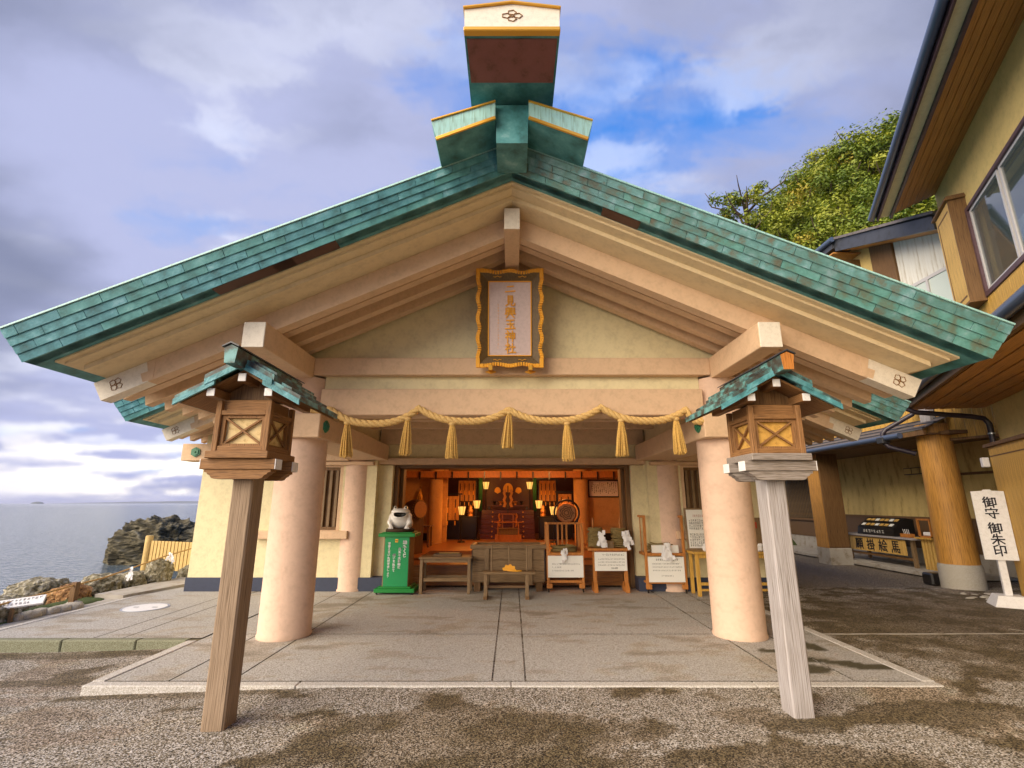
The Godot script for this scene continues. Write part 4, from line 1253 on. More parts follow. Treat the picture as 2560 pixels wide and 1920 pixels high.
func make_frog() -> void:
	frog_prims = [
		[Vector3(0, 0.165, -0.02), Vector3(0.205, 0.165, 0.17)],
		[Vector3(0, 0.20, 0.03), Vector3(0.17, 0.14, 0.14)],
		[Vector3(0, 0.322, 0.055), Vector3(0.185, 0.062, 0.15)],
		[Vector3(0, 0.225, 0.085), Vector3(0.14, 0.06, 0.125)],
		[Vector3(-0.102, 0.388, 0.06), Vector3(0.038, 0.045, 0.045)], [Vector3(0.102, 0.388, 0.06), Vector3(0.038, 0.045, 0.045)],
		[Vector3(-0.17, 0.24, 0.03), Vector3(-0.195, 0.12, 0.10), 0.05, 0.04], [Vector3(-0.195, 0.12, 0.10), Vector3(-0.15, 0.03, 0.16), 0.04, 0.03],
		[Vector3(0.17, 0.24, 0.03), Vector3(0.195, 0.12, 0.10), 0.05, 0.04], [Vector3(0.195, 0.12, 0.10), Vector3(0.15, 0.03, 0.16), 0.04, 0.03],
		[Vector3(-0.17, 0.09, -0.05), Vector3(0.07, 0.09, 0.13)], [Vector3(0.17, 0.09, -0.05), Vector3(0.07, 0.09, 0.13)],
	]
	for sx in [-1.0, 1.0]:
		for k in 3:
			frog_prims.append([Vector3(sx * 0.15, 0.03, 0.16), Vector3(sx * (0.11 + 0.042 * k), 0.012, 0.205), 0.02, 0.012])
	var tint := func(p: Vector3) -> Color:
		var back := smoothstep(0.10, -0.12, p.z - 0.22 * p.y + 0.03) 
		var brow := smoothstep(0.345, 0.39, p.y) * smoothstep(0.14, 0.05, p.z)
		var c := Color(0.74, 0.72, 0.69).lerp(Color(0.33, 0.24, 0.09), clampf(maxf(back, brow * 0.7), 0, 1))
		# dark tint paints the shade inside the open mouth
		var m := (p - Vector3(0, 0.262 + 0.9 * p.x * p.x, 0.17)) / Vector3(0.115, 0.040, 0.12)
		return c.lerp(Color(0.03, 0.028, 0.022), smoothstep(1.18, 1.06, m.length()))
	var t := thing("frog_statue", "glazed white frog statue with open mouth on a brown cushion", "statue", Vector3(-2.19, 1.168, -9.98), 0.06)
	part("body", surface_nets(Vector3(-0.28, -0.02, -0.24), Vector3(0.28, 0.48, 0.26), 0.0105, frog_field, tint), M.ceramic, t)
	for sx in [-1.0, 1.0]:
		part("eye", mb().ellipsoid(Vector3(sx * 0.102, 0.394, 0.095), Vector3(0.02, 0.024, 0.016), 8, 12), M.frogdark, t)

func board_sign(t: Node, x0: float, x1: float, y0: float, y1: float, z: float, rows: Array, title: String) -> void:
	var s := part("notice_board", mb().bb(x0, x1, y0, y1, z - 0.012, z, 0.002), M.printpaper, t)
	part("print", fine_print(rows, x0, 0.03, 0.022), M.ink, s, Vector3(0, 0, z + 0.0005))
	if title != "":
		part("title_print", fine_print([[y1 - 0.05, 0.15, 0.55]], x0, 0.036, 0.034), M.ink, s, Vector3(0, 0, z + 0.0005))

func shide(t: Node, called: String, at: Vector3, n: int, s: float) -> void:
	var b := mb()
	for k in n:
		var p := Vector3(rr(-0.04, 0.04), rr(-0.02, 0.05), rr(0, 0.03)) * s
		for i in 4:
			var q := p + Vector3(rr(-0.03, 0.03), -rr(0.05, 0.08), rr(-0.012, 0.02)) * s
			b.bar(p, q, 0.05 * s, 0.004, Vector3(rr(-0.4, 0.4), 0.1, 1).normalized())
			p = q + Vector3(rr(-0.03, 0.03), 0.012, 0.004) * s
	part(called, b, M.white, t, at)

func straw_ring(b: MB, c: Vector3, R: float, n: int, flat: float) -> void:
	for k in n:
		var q := []
		var r := R * rr(0.72, 1.05)
		var h := rr(0, flat)
		for i in 15:
			var a := TAU * i / 14.0 + k
			q.append(c + Vector3(cos(a) * r, h + 0.01 * sin(a * 3 + k), sin(a) * r * 0.75))
		b.tube(q, 0.011, 5)

func castors(t: Node, x0: float, x1: float, z0: float, z1: float) -> void:
	for x in [x0, x1]:
		for z in [z0, z1]:
			part("castor", mb().cyl(Vector3(x - 0.012, 0.028, z), 0.028, 0.028, 0.024, 14, Basis(Vector3.BACK, -PI / 2)).bb(x - 0.016, x + 0.016, 0.04, 0.075, z - 0.015, z + 0.015), M.black, t)

# wheeled display stand with slatted rails
func trolley(t: Node, w: float, d: float, top: float, shelf: float) -> void:
	for x in [-w / 2 + 0.025, w / 2 - 0.025]:
		for z in [0.025, -d + 0.025]:
			part("leg", mb().bb(x - 0.025, x + 0.025, 0.075, top, z - 0.025, z + 0.025, 0.004), M.orangewood, t)
			part("foot_block", mb().bb(x - 0.03 - (0.05 if x > 0 else 0.0), x + 0.03 + (0.05 if x < 0 else 0.0), 0.07, 0.16, z - 0.03, z + 0.03, 0.01), M.orangewood, t)
		part("side_rail", mb().bb(x - 0.018, x + 0.018, top - 0.045, top - 0.005, -d + 0.05, 0.0, 0.004).bb(x - 0.018, x + 0.018, 0.17, 0.21, -d + 0.05, 0.0, 0.004), M.orangewood, t)
	part("back_rail", mb().bb(-w / 2 + 0.05, w / 2 - 0.05, top - 0.045, top - 0.005, -d + 0.01, -d + 0.04, 0.004), M.orangewood, t)
	part("front_rail", mb().bb(-w / 2 + 0.05, w / 2 - 0.05, 0.17, 0.215, 0.005, 0.035, 0.004), M.orangewood, t)
	for x in [-0.09, 0.0, 0.09]:
		part("back_slat", mb().bb(x - 0.018, x + 0.018, shelf, top - 0.045, -d + 0.012, -d + 0.034, 0.003), M.orangewood, t)
	part("shelf", mb().bb(-w / 2, w / 2, shelf - 0.05, shelf, -d, 0.045, 0.005), M.orangewood, t)
	castors(t, -w / 2 + 0.03, w / 2 - 0.03, 0.02, -d + 0.03)

func legs4(t: Node, x0: float, x1: float, z0: float, z1: float, h: float, s: float, m: Material) -> void:
	for x in [x0, x1]:
		for z in [z0, z1]:
			part("leg", mb().bb(x - s / 2, x + s / 2, 0, h, z - s / 2, z + s / 2, 0.004), m, t)

func make_front_things() -> void:
	# green pedestal
	var t := thing("oracle_pedestal", "green box pedestal with white lettering under the frog statue", "pedestal", Vector3(-2.19, 0, -10.0))
	part("plinth", mb().bb(-0.375, 0.375, 0.035, 0.105, -0.3, 0.3, 0.006), M.greenpaint, t)
	part("plinth_step", mb().bb(-0.30, 0.30, 0.105, 0.135, -0.26, 0.265, 0.004), M.greenpaint, t)
	castors(t, -0.33, 0.33, 0.25, -0.25)
	part("body", mb().bb(-0.245, 0.245, 0.135, 1.025, -0.23, 0.235, 0.004), M.tablewood_up, t)
	part("top_plate", mb().bb(-0.35, 0.35, 1.025, 1.09, -0.29, 0.29, 0.006).bb(-0.29, 0.29, 1.09, 1.11, -0.25, 0.25, 0.004), M.greenpaint, t)
	var p := part("front_panel", mb().bb(-0.225, 0.232, 0.137, 1.022, 0.236, 0.246), M.greenpanel, t)
	part("lettering", letters("蛙みくじ", 0.072, true, 1.12, 0.013, 0.002), M.white, p, Vector3(0.115, 0.965, 0.2465))
	part("lettering", letters("興玉の大神様に", 0.048, true, 1.14, 0.009, 0.002), M.white, p, Vector3(0.035, 0.83, 0.2465))
	part("lettering", letters("願いを込めて", 0.048, true, 1.14, 0.009, 0.002), M.white, p, Vector3(-0.065, 0.72, 0.2465))
	part("lettering", letters("お答えをいただきましょう", 0.048, true, 1.1, 0.009, 0.002), M.white, p, Vector3(-0.165, 0.93, 0.2465))
	part("coin_slot", mb().bb(-0.035, 0.02, 0.925, 0.985, 0.2465, 0.249).bb(-0.028, 0.013, 0.93, 0.945, 0.2495, 0.252), M.gold, p)
	part("slot_hole", mb().bb(-0.03, 0.015, 0.95, 0.962, 0.2495, 0.2515), M.black, p)
	tag(part("seat_cushion", mb().lathe([Vector2(0.001, 0), Vector2(0.27, 0), Vector2(0.285, 0.025), Vector2(0.27, 0.055), Vector2(0.001, 0.058)], 28), M.cushion, self, Vector3(-2.19, 1.1105, -10.0)), "flat brown cushion under the frog statue", "cushion")
	make_frog()
	# plain table with a tray
	t = thing("side_table", "plain brown wooden table left of the offering box", "table", Vector3(-1.26, 0, -10.0))
	part("table_top", mb().bb(-0.5, 0.5, 0.625, 0.655, -0.26, 0.26, 0.004), M.tablewood, t)
	legs4(t, -0.45, 0.45, 0.21, -0.21, 0.625, 0.055, M.tablewood_up)
	part("apron", mb().bb(-0.42, 0.42, 0.56, 0.625, 0.2, 0.225).bb(-0.42, 0.42, 0.56, 0.625, -0.225, -0.2), M.tablewood, t)
	part("stretcher", mb().bb(-0.42, 0.42, 0.22, 0.28, 0.19, 0.215, 0.004).bb(-0.42, 0.42, 0.22, 0.28, -0.215, -0.19, 0.004), M.tablewood, t)
	t = thing("writing_tray", "dark flat tray holding a pale pen on the plain table", "tray", Vector3(-1.25, 0.656, -10.03))
	part("tray", mb().bb(-0.27, 0.27, 0.0, 0.012, -0.11, 0.11).bb(-0.27, 0.27, 0.012, 0.04, 0.1, 0.11).bb(-0.27, 0.27, 0.012, 0.04, -0.11, -0.1).bb(-0.27, -0.26, 0.012, 0.04, -0.1, 0.1).bb(0.26, 0.27, 0.012, 0.04, -0.1, 0.1), M.brownwood_flat, t)
	part("pen", mb().tube([Vector3(-0.18, 0.045, -0.06), Vector3(0.22, 0.045, -0.07)], 0.008, 8), M.fencewood, t)
	# offering box
	t = thing("offering_box", "large old wooden offering box with open slatted top", "offering box", Vector3(-0.07, 0, -10.35))
	for sz in [-1.0, 1.0]:
		for k in 3:
			part("plank", mb().bb(-0.70, 0.70, 0.17 + k * 0.205, 0.37 + k * 0.205, sz * 0.30 - 0.02, sz * 0.30 + 0.02, 0.004), M.tablewood, t)
	for sx in [-1.0, 1.0]:
		part("end_board", mb().bb(sx * 0.66, sx * 0.70, 0.17, 0.785, -0.28, 0.28, 0.004), M.tablewood, t)
		part("batten", mb().bb(sx * 0.42 - 0.045, sx * 0.42 + 0.045, 0.13, 0.79, 0.321, 0.35, 0.004), M.tablewood_up, t)
		part("foot", mb().bb(sx * 0.6 - 0.06, sx * 0.6 + 0.06, 0.0, 0.17, -0.3, 0.3, 0.006), M.brownwood, t)
		part("corner_strap", mb().bb(sx * 0.704, sx * 0.716, 0.2, 0.76, 0.2, 0.325), M.darkmetal, t)
	part("top_rim", mb().bb(-0.74, 0.74, 0.785, 0.86, 0.25, 0.345, 0.006).bb(-0.74, 0.74, 0.785, 0.86, -0.345, -0.25, 0.006).bb(-0.74, -0.64, 0.785, 0.86, -0.249, 0.249, 0.006).bb(0.64, 0.74, 0.785, 0.86, -0.249, 0.249, 0.006), M.tablewood, t)
	for k in 9:
		part("slat", mb().bb(-0.6 + k * 0.15 - 0.03, -0.6 + k * 0.15 + 0.03, 0.74, 0.78, -0.25, 0.25, 0.006), M.brownwood, t)
	# low bench with three rods
	t = thing("low_bench", "low wooden bench with three upright rods before the offering box", "bench", Vector3(-0.05, 0, -9.4))
	part("seat", mb().bb(-0.47, 0.47, 0.415, 0.46, -0.15, 0.15, 0.005), M.tablewood, t)
	for x in [-0.42, 0.32]:
		part("leg", mb().bb(x - 0.03, x + 0.03, 0, 0.415, 0.07, 0.13, 0.004).bb(x - 0.03, x + 0.03, 0, 0.415, -0.13, -0.07, 0.004), M.tablewood_up, t)
		part("foot", mb().bb(x - 0.035, x + 0.035, 0.0, 0.05, -0.17, 0.17, 0.005), M.brownwood, t)
	part("stretcher", mb().bb(-0.39, 0.29, 0.17, 0.21, -0.015, 0.015), M.brownwood_flat, t)
	for x in [-0.32, 0.0, 0.32]:
		part("upright_rod", mb().tube([Vector3(x, 0.46, 0), Vector3(x, 0.9, 0)], 0.013, 10), M.tablewood_up, t)
	t = thing("gilt_ornament", "gilded cloud shaped ornament with yellow cord on the low bench", "ornament", Vector3(-0.05, 0.46, -9.36))
	var cl := []
	for k in 24:
		var a := PI * k / 23.0
		cl.append(Vector2(cos(a) * (0.12 + 0.012 * cos(a * 9)), 0.01 + sin(a) * (0.10 + 0.012 * cos(a * 9))))
	part("cloud_plate", mb().ext(cl, -0.015, 0.015), M.goldpaint, t)
	part("cord", mb().tube([Vector3(-0.03, 0.012, 0.03), Vector3(0.03, 0.012, 0.06), Vector3(0.12, 0.012, 0.07), Vector3(0.19, 0.012, 0.05), Vector3(0.22, 0.012, 0.08), Vector3(0.14, 0.012, 0.1), Vector3(0.05, 0.012, 0.09)], 0.011, 7), M.goldpaint, t)
	# three notice stands
	t = thing("notice_stand", "wheeled orange wood stand with dark straw ring and wordy white board", "stand", Vector3(1.03, 0, -10.0), 0.0, "orange wood stands along the porch wall")
	trolley(t, 0.72, 0.5, 1.27, 0.72)
	board_sign(t, -0.34, 0.34, 0.27, 0.665, 0.06, [[0.515, 0.08, 0.6], [0.455, 0.08, 0.26], [0.395, 0.08, 0.5]], "")
	var b := mb()
	straw_ring(b, Vector3(0, 0.735, -0.2), 0.26, 15, 0.1)
	part("straw_ring", b, M.straw_old, thing("straw_bundle", "flat ring of dark straw on the wheeled stand beside the offering box", "straw bundle", Vector3(1.03, 0, -10.0)))
	shide(thing("paper_streamer", "small white paper streamer hanging over the wordy board by the offering box", "paper streamer", Vector3(1.0, 0.76, -9.93)), "folded_paper", Vector3(0, 0, 0), 4, 0.9)
	t = thing("notice_desk", "small orange wood desk with two straw stacks and white notice board", "desk", Vector3(1.9, 0, -10.0), 0.0, "orange wood stands along the porch wall")
	part("desk_top", mb().bb(-0.43, 0.40, 0.755, 0.80, -0.42, 0.06, 0.005), M.orangewood, t)
	for x in [-0.30, 0.30]:
		part("leg", mb().bb(x - 0.035, x + 0.035, 0.09, 0.755, -0.06, 0.0, 0.004), M.orangewood, t)
		part("foot", mb().ext([Vector2(-0.25, 0), Vector2(0.12, 0), Vector2(0.12, 0.06), Vector2(0.03, 0.17), Vector2(-0.16, 0.17), Vector2(-0.25, 0.06)], -0.035, 0.035, Transform3D(Basis(Vector3.UP, -PI / 2), Vector3(x, 0, -0.02))), M.orangewood, t)
		part("rod", mb().tube([Vector3(x * 0.9, 0.8, -0.25), Vector3(x * 0.9, 1.36, -0.25)], 0.018, 10), M.orangewood, t)
	board_sign(t, -0.31, 0.31, 0.39, 0.735, 0.068, [[0.605, 0.07, 0.56], [0.55, 0.07, 0.57], [0.495, 0.07, 0.55]], "title")
	part("price_print", letters("300円", 0.03, false, 1.05, 0.005, 0.002), M.ink, t, Vector3(0.0, 0.455, 0.0685))
	part("price_card", mb().bb(-0.04, 0.08, 0.80, 0.93, -0.02, 0.01).bb(0.0, 0.04, 0.8, 0.92, 0.011, 0.014), M.tablewood_up, t)
	for x in [-0.24, 0.22]:
		b = mb()
		for k in 11:
			straw_ring(b, Vector3(x * 1.0, 0.815 + k * 0.032, -0.18), 0.145, 4, 0.03)
		part("straw_rings", b, M.straw_old, thing("straw_stack", "tall stack of straw rings standing on the small orange desk", "straw stack", Vector3(1.9, 0, -10.0), 0.0, "straw stacks on the orange desk"))
		shide(thing("paper_streamer", "white paper streamer tied to a straw stack on the small desk", "paper streamer", Vector3(1.9 + x + 0.09, 1.08, -9.96), 0.0, "streamers on the straw stacks"), "folded_paper", Vector3.ZERO, 7, 1.15)
	t = thing("notice_stand", "tall wheeled orange wood rack with white streamer next to the porch window", "stand", Vector3(2.93, 0, -9.9), 0.0, "orange wood stands along the porch wall")
	trolley(t, 0.78, 0.6, 1.42, 0.72)
	board_sign(t, -0.34, 0.345, 0.2, 0.655, 0.06, [[0.53, 0.08, 0.62], [0.47, 0.08, 0.63], [0.41, 0.08, 0.6], [0.315, 0.24, 0.46]], "title")
	part("side_slat", mb().bb(-0.372, -0.358, 0.72, 1.38, -0.3, -0.27).bb(0.358, 0.372, 0.72, 1.38, -0.3, -0.27), M.orangewood, t)
	b = mb()
	straw_ring(b, Vector3(0, 0.74, -0.22), 0.27, 13, 0.16)
	part("straw_ring", b, M.straw_old, thing("straw_bundle", "flat ring of dark straw in the tall wheeled rack", "straw bundle", Vector3(2.93, 0, -9.9)))
	tag(part("white_card", mb().bb(-0.24, 0.28, 0.0, 0.14, 0.0, 0.006), M.printpaper, self, Vector3(2.93, 0.722, -9.9), Basis(Vector3.RIGHT, -0.12)), "blank white card propped in the tall wheeled rack", "card")
	shide(thing("paper_streamer", "thick bunch of white paper streamers on the tall wheeled rack", "paper streamer", Vector3(2.97, 0.86, -9.84)), "folded_paper", Vector3.ZERO, 14, 1.15)
	# long table by the window
	t = thing("long_table", "long pale wooden table against the porch wall behind the column", "table", Vector3(4.15, 0, -9.72))
	part("table_top", mb().bb(-0.8, 0.8, 0.73, 0.775, -0.22, 0.22, 0.004), M.cedar, t)
	legs4(t, -0.73, 0.73, 0.17, -0.17, 0.73, 0.06, M.cedar)
	part("stretcher", mb().bb(-0.7, 0.7, 0.19, 0.24, 0.15, 0.19, 0.003).bb(-0.7, 0.7, 0.09, 0.13, 0.15, 0.19, 0.003).bb(-0.7, 0.7, 0.66, 0.73, 0.15, 0.18), M.cedar, t)
	t = thing("price_notice", "framed price notice leaning on the long pale table", "notice", Vector3(3.55, 0.777, -9.8))
	part("frame", mb().bb(-0.19, 0.19, 0, 0.78, -0.02, 0.0, 0.003), M.tablewood_up, t, Vector3.ZERO, Basis(Vector3.RIGHT, -0.08))
	part("sheet", mb().bb(-0.16, 0.16, 0.04, 0.75, 0.001, 0.004), M.printpaper, t, Vector3.ZERO, Basis(Vector3.RIGHT, -0.08))
	part("red_print", fine_print([[0.69, 0.1, 0.3]], -0.16, 0.035, 0.04), M.inkred, t, Vector3(0, -0.055, 0.012))
	var fp := []
	for k in 9:
		fp.append([0.12 + k * 0.05 + (0.06 if k > 4 else 0.0), 0.02, 0.3])
	part("print", fine_print(fp, -0.16, 0.04, 0.035), M.ink, t, Vector3(0, -0.03, 0.01))
	for k in 5:
		var x: float = [3.62, 3.78, 3.9, 4.62, 4.74][k]
		tag(part(numbered("paper_bag"), mb().box(Vector3(0, 0.055, 0), Vector3(0.1, 0.11, 0.07), Basis(Vector3.BACK, 0.12), 0.02).ellipsoid(Vector3(0.02, 0.11, 0), Vector3(0.05, 0.035, 0.035), 6, 10), M.white, self, Vector3(x, 0.779, -9.62 + 0.03 * (k % 2)), Basis(Vector3.UP, rr(-0.5, 0.5))), "small crumpled white paper bag on the long pale table", "paper bag", "paper bags on the long table")
	t = thing("charm_board", "small brown rack with a red charm on the long pale table", "rack", Vector3(4.7, 0.777, -9.83))
	part("rack", mb().bb(-0.12, 0.12, 0, 0.6, -0.02, 0.0, 0.003), M.tablewood_up, t)
	part("red_charm", mb().bb(-0.06, 0.03, 0.4, 0.52, 0.001, 0.015, 0.004), M.redcloth, t)

# ---------------------------------------------------------------- inside the hall
func lantern(at: Vector3, y: float, label: String) -> void:
	var t := thing("standing_lantern", label, "lantern", at, 0.0, "glowing lanterns before the altar")
	var h := y - at.y
	part("base", mb().cyl(Vector3.ZERO, 0.13, 0.11, 0.04, 12), M.black, t)
	part("pole", mb().tube([Vector3(0, 0.03, 0), Vector3(0, h - 0.02, 0)], 0.018, 8), M.black, t)
	var s := part("lamp_shade", mb().lathe([Vector2(0.001, 0), Vector2(0.075, 0), Vector2(0.125, 0.26), Vector2(0.001, 0.26)], 6, Transform3D(Basis.IDENTITY, Vector3(0, h, 0)), true), M.lampglow, t)
	for k in 6:
		var a := TAU * k / 6
		part("rib", mb().tube([Vector3(cos(a) * 0.079, h, sin(a) * 0.079), Vector3(cos(a) * 0.13, h + 0.265, sin(a) * 0.13)], 0.007, 5), M.brownwood, s)
	part("rim", mb().lathe([Vector2(0.12, 0.255), Vector2(0.136, 0.255), Vector2(0.136, 0.275), Vector2(0.001, 0.275)], 6, Transform3D(Basis.IDENTITY, Vector3(0, h, 0)), true), M.brownwood, s)
	var l := OmniLight3D.new()
	l.name = "lantern_light"
	t.add_child(l)
	l.position = Vector3(0, h + 0.13, 0)
	l.light_color = Color(1.0, 0.62, 0.26)
	l.light_energy = LAN_E
	l.light_size = 0.1
	l.omni_range = 10
	l.shadow_enabled = true

const LAN_E := 0.2

func banner(at: Vector3, w: float, h: float, n: int, label: String) -> void:
	var t := thing("cloth_banner", label, "banner", at, 0.0, "ochre cloth screens beside the altar")
	part("stand", mb().bb(-w / 2 - 0.03, -w / 2, -at.y + 0.46, h + 0.05, -0.02, 0.02).bb(w / 2, w / 2 + 0.03, -at.y + 0.46, h + 0.05, -0.02, 0.02).bb(-w / 2 - 0.1, w / 2 + 0.1, h + 0.05, h + 0.09, -0.025, 0.025).bb(-w / 2 - 0.03, w / 2 + 0.03, -0.1, -0.06, -0.015, 0.015), M.black, t)
	var g := []
	for i in 6:
		var row := []
		for j in 17:
			var x := -w / 2 + w * j / 16.0
			row.append(Vector3(x, h - h * i / 5.0, 0.012 * sin(j * 1.4)))
		g.append(row)
	var c := part("cloth", mb().grid(g, Vector3.BACK), M.cloth, t)
	for k in n:
		var x := -w / 2 + w * (k + 0.5) / n
		part("tie", mb().bb(x - 0.012, x + 0.012, h * 0.52, h * 0.86, 0.02, 0.026).bb(x - 0.012, x + 0.012, -0.02, h * 0.3, 0.02, 0.026), M.black, c)
		part("cord", mb().bb(x - 0.014, x + 0.014, h * 0.31, h * 0.51, 0.02, 0.027).bb(x - 0.014, x + 0.014, -0.16, -0.03, 0.02, 0.027), M.goldpaint, c)

func make_inside() -> void:
	for q in [[-0.97, -18.6, 2.16, "lantern high beside the red altar wall, left of the fan ornament"], [0.66, -18.6, 2.16, "lantern high beside the red altar wall, right of the fan ornament"], [-1.2, -17.2, 1.48, "lantern between the altar steps and the left cloth screens"], [0.92, -17.2, 1.48, "lantern between the altar steps and the big drum"], [-1.6, -16.1, 1.29, "lantern in front of the lower left cloth screen"], [1.32, -16.1, 1.29, "lantern half hidden behind the big drum"]]:
		lantern(Vector3(q[0], 0.45, q[1]), q[2], "glowing paper " + q[3])
	banner(Vector3(-1.62, 1.72, -18.0), 0.62, 0.72, 4, "upper ochre cloth screen on black frame left of the altar")
	banner(Vector3(-2.02, 1.10, -16.9), 0.5, 0.78, 2, "lower ochre cloth screen on black frame beside the left inner column")
	banner(Vector3(1.28, 1.72, -18.0), 0.6, 0.72, 4, "upper ochre cloth screen on black frame right of the altar")
	banner(Vector3(1.78, 1.25, -16.9), 0.45, 0.7, 2, "lower ochre cloth screen on black frame behind the big drum")
	for q in [[-1.19, "left"], [0.86, "right"]]:
		tag(part(numbered("hanging_curtain"), mb().bb(-0.07, 0.07, 0.0, 1.3, -0.02, 0.02, 0.01), M.greencloth, self, Vector3(q[0], 1.35, -18.9)), "narrow dark green curtain hanging %s of the altar recess" % q[1], "curtain", "green curtains by the altar")
	# altar steps
	var t := thing("altar_steps", "dark red lacquered altar steps with two rows of gold studs", "steps", Vector3(-0.15, 0.45, -17.6))
	for k in 6:
		part("step", mb().bb(-0.95, 0.95, 0.16 * k, 0.16 * k + 0.157, -1.5, -0.16 * k, 0.004), M.darkred, t)
		for sx in [-1.0, 1.0]:
			part("gold_stud", mb().cyl(Vector3(sx * 0.55, 0.16 * k + 0.08, -0.16 * k), 0.03, 0.02, 0.03, 12, Basis(Vector3.RIGHT, PI / 2)), M.gold, t)
	t = thing("altar_screen", "dark red altar wall with three gilded fan shaped ornaments", "altar", Vector3(-0.16, 1.5, -20.2))
	part("panel", mb().bb(-1.15, 1.15, -0.1, 1.35, -0.05, 0.0), M.darkred, t)
	for q in [[0.0, 0.62, 1.0], [-0.42, 0.58, 0.62], [0.42, 0.58, 0.62]]:
		var p := []
		for k in 15:
			var a := PI * (0.02 + 0.96 * k / 14.0)
			var r: float = 0.22 * q[2] * (0.86 + 0.30 * sin(a))
			p.append(Vector2(q[0] + cos(a) * r, q[1] + sin(a) * r * 1.25))
		p.append(Vector2(q[0], q[1] - 0.06))
		part("fan_ornament", mb().ext(p, 0.001, 0.03), M.gold, t)
	t = thing("altar_table", "low dark altar table above the red steps", "table", Vector3(-0.15, 1.41, -18.9))
	part("table_top", mb().bb(-0.8, 0.8, 0.12, 0.17, -0.2, 0.2, 0.004), M.darkred, t)
	legs4(t, -0.7, 0.7, 0.15, -0.15, 0.12, 0.06, M.black)
	for q in [[-0.5, M.black], [0.28, M.bronze], [-0.28, M.bronze], [0.5, M.black]]:
		var bw := mb().lathe([Vector2(0.001, 0), Vector2(0.05, 0), Vector2(0.03, 0.05), Vector2(0.09, 0.13), Vector2(0.08, 0.14), Vector2(0.001, 0.10)], 16)
		tag(part(numbered("offering_bowl"), bw, q[1], self, Vector3(-0.15 + q[0], 1.582, -18.85)), ("dark" if q[1] == M.black else "bronze") + " footed offering bowl on the altar table", "bowl", "offering bowls on the altar table")
	t = thing("paper_wand", "zigzag paper wand on a thin black stand in front of the altar", "paper wand", Vector3(-0.14, 1.31, -17.05))
	part("stand_table", mb().bb(-0.24, 0.24, -0.03, 0.0, -0.16, 0.16, 0.004).bb(-0.2, -0.16, -0.86, -0.03, -0.13, 0.13).bb(0.16, 0.2, -0.86, -0.03, -0.13, 0.13), M.floorwood, t)
	part("pole", mb().tube([Vector3(0, 0, 0), Vector3(0, 0.92, 0)], 0.017, 8), M.black, t)
	for sx in [-1.0, 1.0]:
		var z := mb()
		for k in 5:
			z.ext([Vector2(sx * (0.04 + 0.05 * (k % 2)), 0.78 - k * 0.115), Vector2(sx * (0.13 + 0.05 * (k % 2)), 0.80 - k * 0.115), Vector2(sx * (0.13 + 0.05 * ((k + 1) % 2)), 0.68 - k * 0.115), Vector2(sx * (0.04 + 0.05 * ((k + 1) % 2)), 0.66 - k * 0.115)], 0.01 * k, 0.01 * k + 0.004)
		part("zigzag_paper", z, M.cloth, t)
		part("side_scroll", mb().tube([Vector3(sx * 0.27, 0.0, 0.05), Vector3(sx * 0.3, -0.1, 0.05), Vector3(sx * 0.26, -0.2, 0.05), Vector3(sx * 0.3, -0.3, 0.05), Vector3(sx * 0.26, -0.42, 0.05)], 0.035, 8), M.orangewood, t)
	t = thing("offering_chest", "ribbed wooden chest on a low stand before the altar steps", "chest", Vector3(-0.12, 0.45, -16.4))
	part("stand", mb().bb(-0.42, 0.42, 0.0, 0.22, -0.18, 0.18, 0.004), M.orangewood, t)
	part("chest", mb().bb(-0.36, 0.36, 0.22, 0.42, -0.15, 0.15, 0.01), M.tablewood, t)
	for k in 14:
		part("rib", mb().bb(-0.33 + k * 0.05, -0.31 + k * 0.05, 0.23, 0.41, 0.151, 0.165), M.straw_old, t)
	t = thing("altar_rail", "thin red brown rail standing across the front of the altar", "rail", Vector3(-0.12, 0.45, -15.9))
	part("bar", mb().tube([Vector3(-0.45, 0.62, 0), Vector3(0.45, 0.62, 0)], 0.018, 8), M.orangewood, t)
	for x in [-0.32, 0.32]:
		part("leg", mb().tube([Vector3(x, 0, 0), Vector3(x, 0.62, 0)], 0.016, 8), M.orangewood, t)
	# side cabinets and metal ornaments
	for q in [[-1.75, -17.6, 1.1, "left"], [1.5, -17.6, 1.1, "right"]]:
		t = thing("black_cabinet", "black lacquered cabinet %s of the altar steps" % q[3], "cabinet", Vector3(q[0], 0.45, q[1]), 0.0, "black cabinets flanking the altar")
		part("body", mb().bb(-0.55, 0.55, 0.06, 0.72, -0.25, 0.25, 0.008), M.black, t)
		part("top", mb().bb(-0.6, 0.6, 0.72, 0.76, -0.28, 0.28, 0.006), M.black, t)
		part("foot", mb().bb(-0.5, 0.5, 0.0, 0.06, -0.2, 0.2), M.black, t)
		var o := thing("bronze_urn", "tiered bronze urn on the %s black cabinet" % q[3], "urn", Vector3(q[0] + (0.3 if q[0] < 0 else -0.42), 1.212, q[1] + 0.1), 0.0, "bronze urns beside the altar")
		part("urn", mb().lathe([Vector2(0.001, 0), Vector2(0.1, 0), Vector2(0.1, 0.06), Vector2(0.07, 0.09), Vector2(0.1, 0.13), Vector2(0.1, 0.2), Vector2(0.06, 0.25), Vector2(0.075, 0.3), Vector2(0.03, 0.36), Vector2(0.001, 0.4)], 20), M.bronze, o)
	# drum
	t = thing("big_drum", "round ceremonial drum with painted crest in a black ring frame", "drum", Vector3(1.47, 0.45, -13.6), -0.12)
	var axz := Basis(Vector3.RIGHT, PI / 2)
	part("shell", mb().lathe([Vector2(0.001, -0.2), Vector2(0.22, -0.2), Vector2(0.27, -0.1), Vector2(0.27, 0.1), Vector2(0.24, 0.18), Vector2(0.001, 0.18)], 36, Transform3D(axz, Vector3(0, 0.95, 0))), M.orangewood, t)
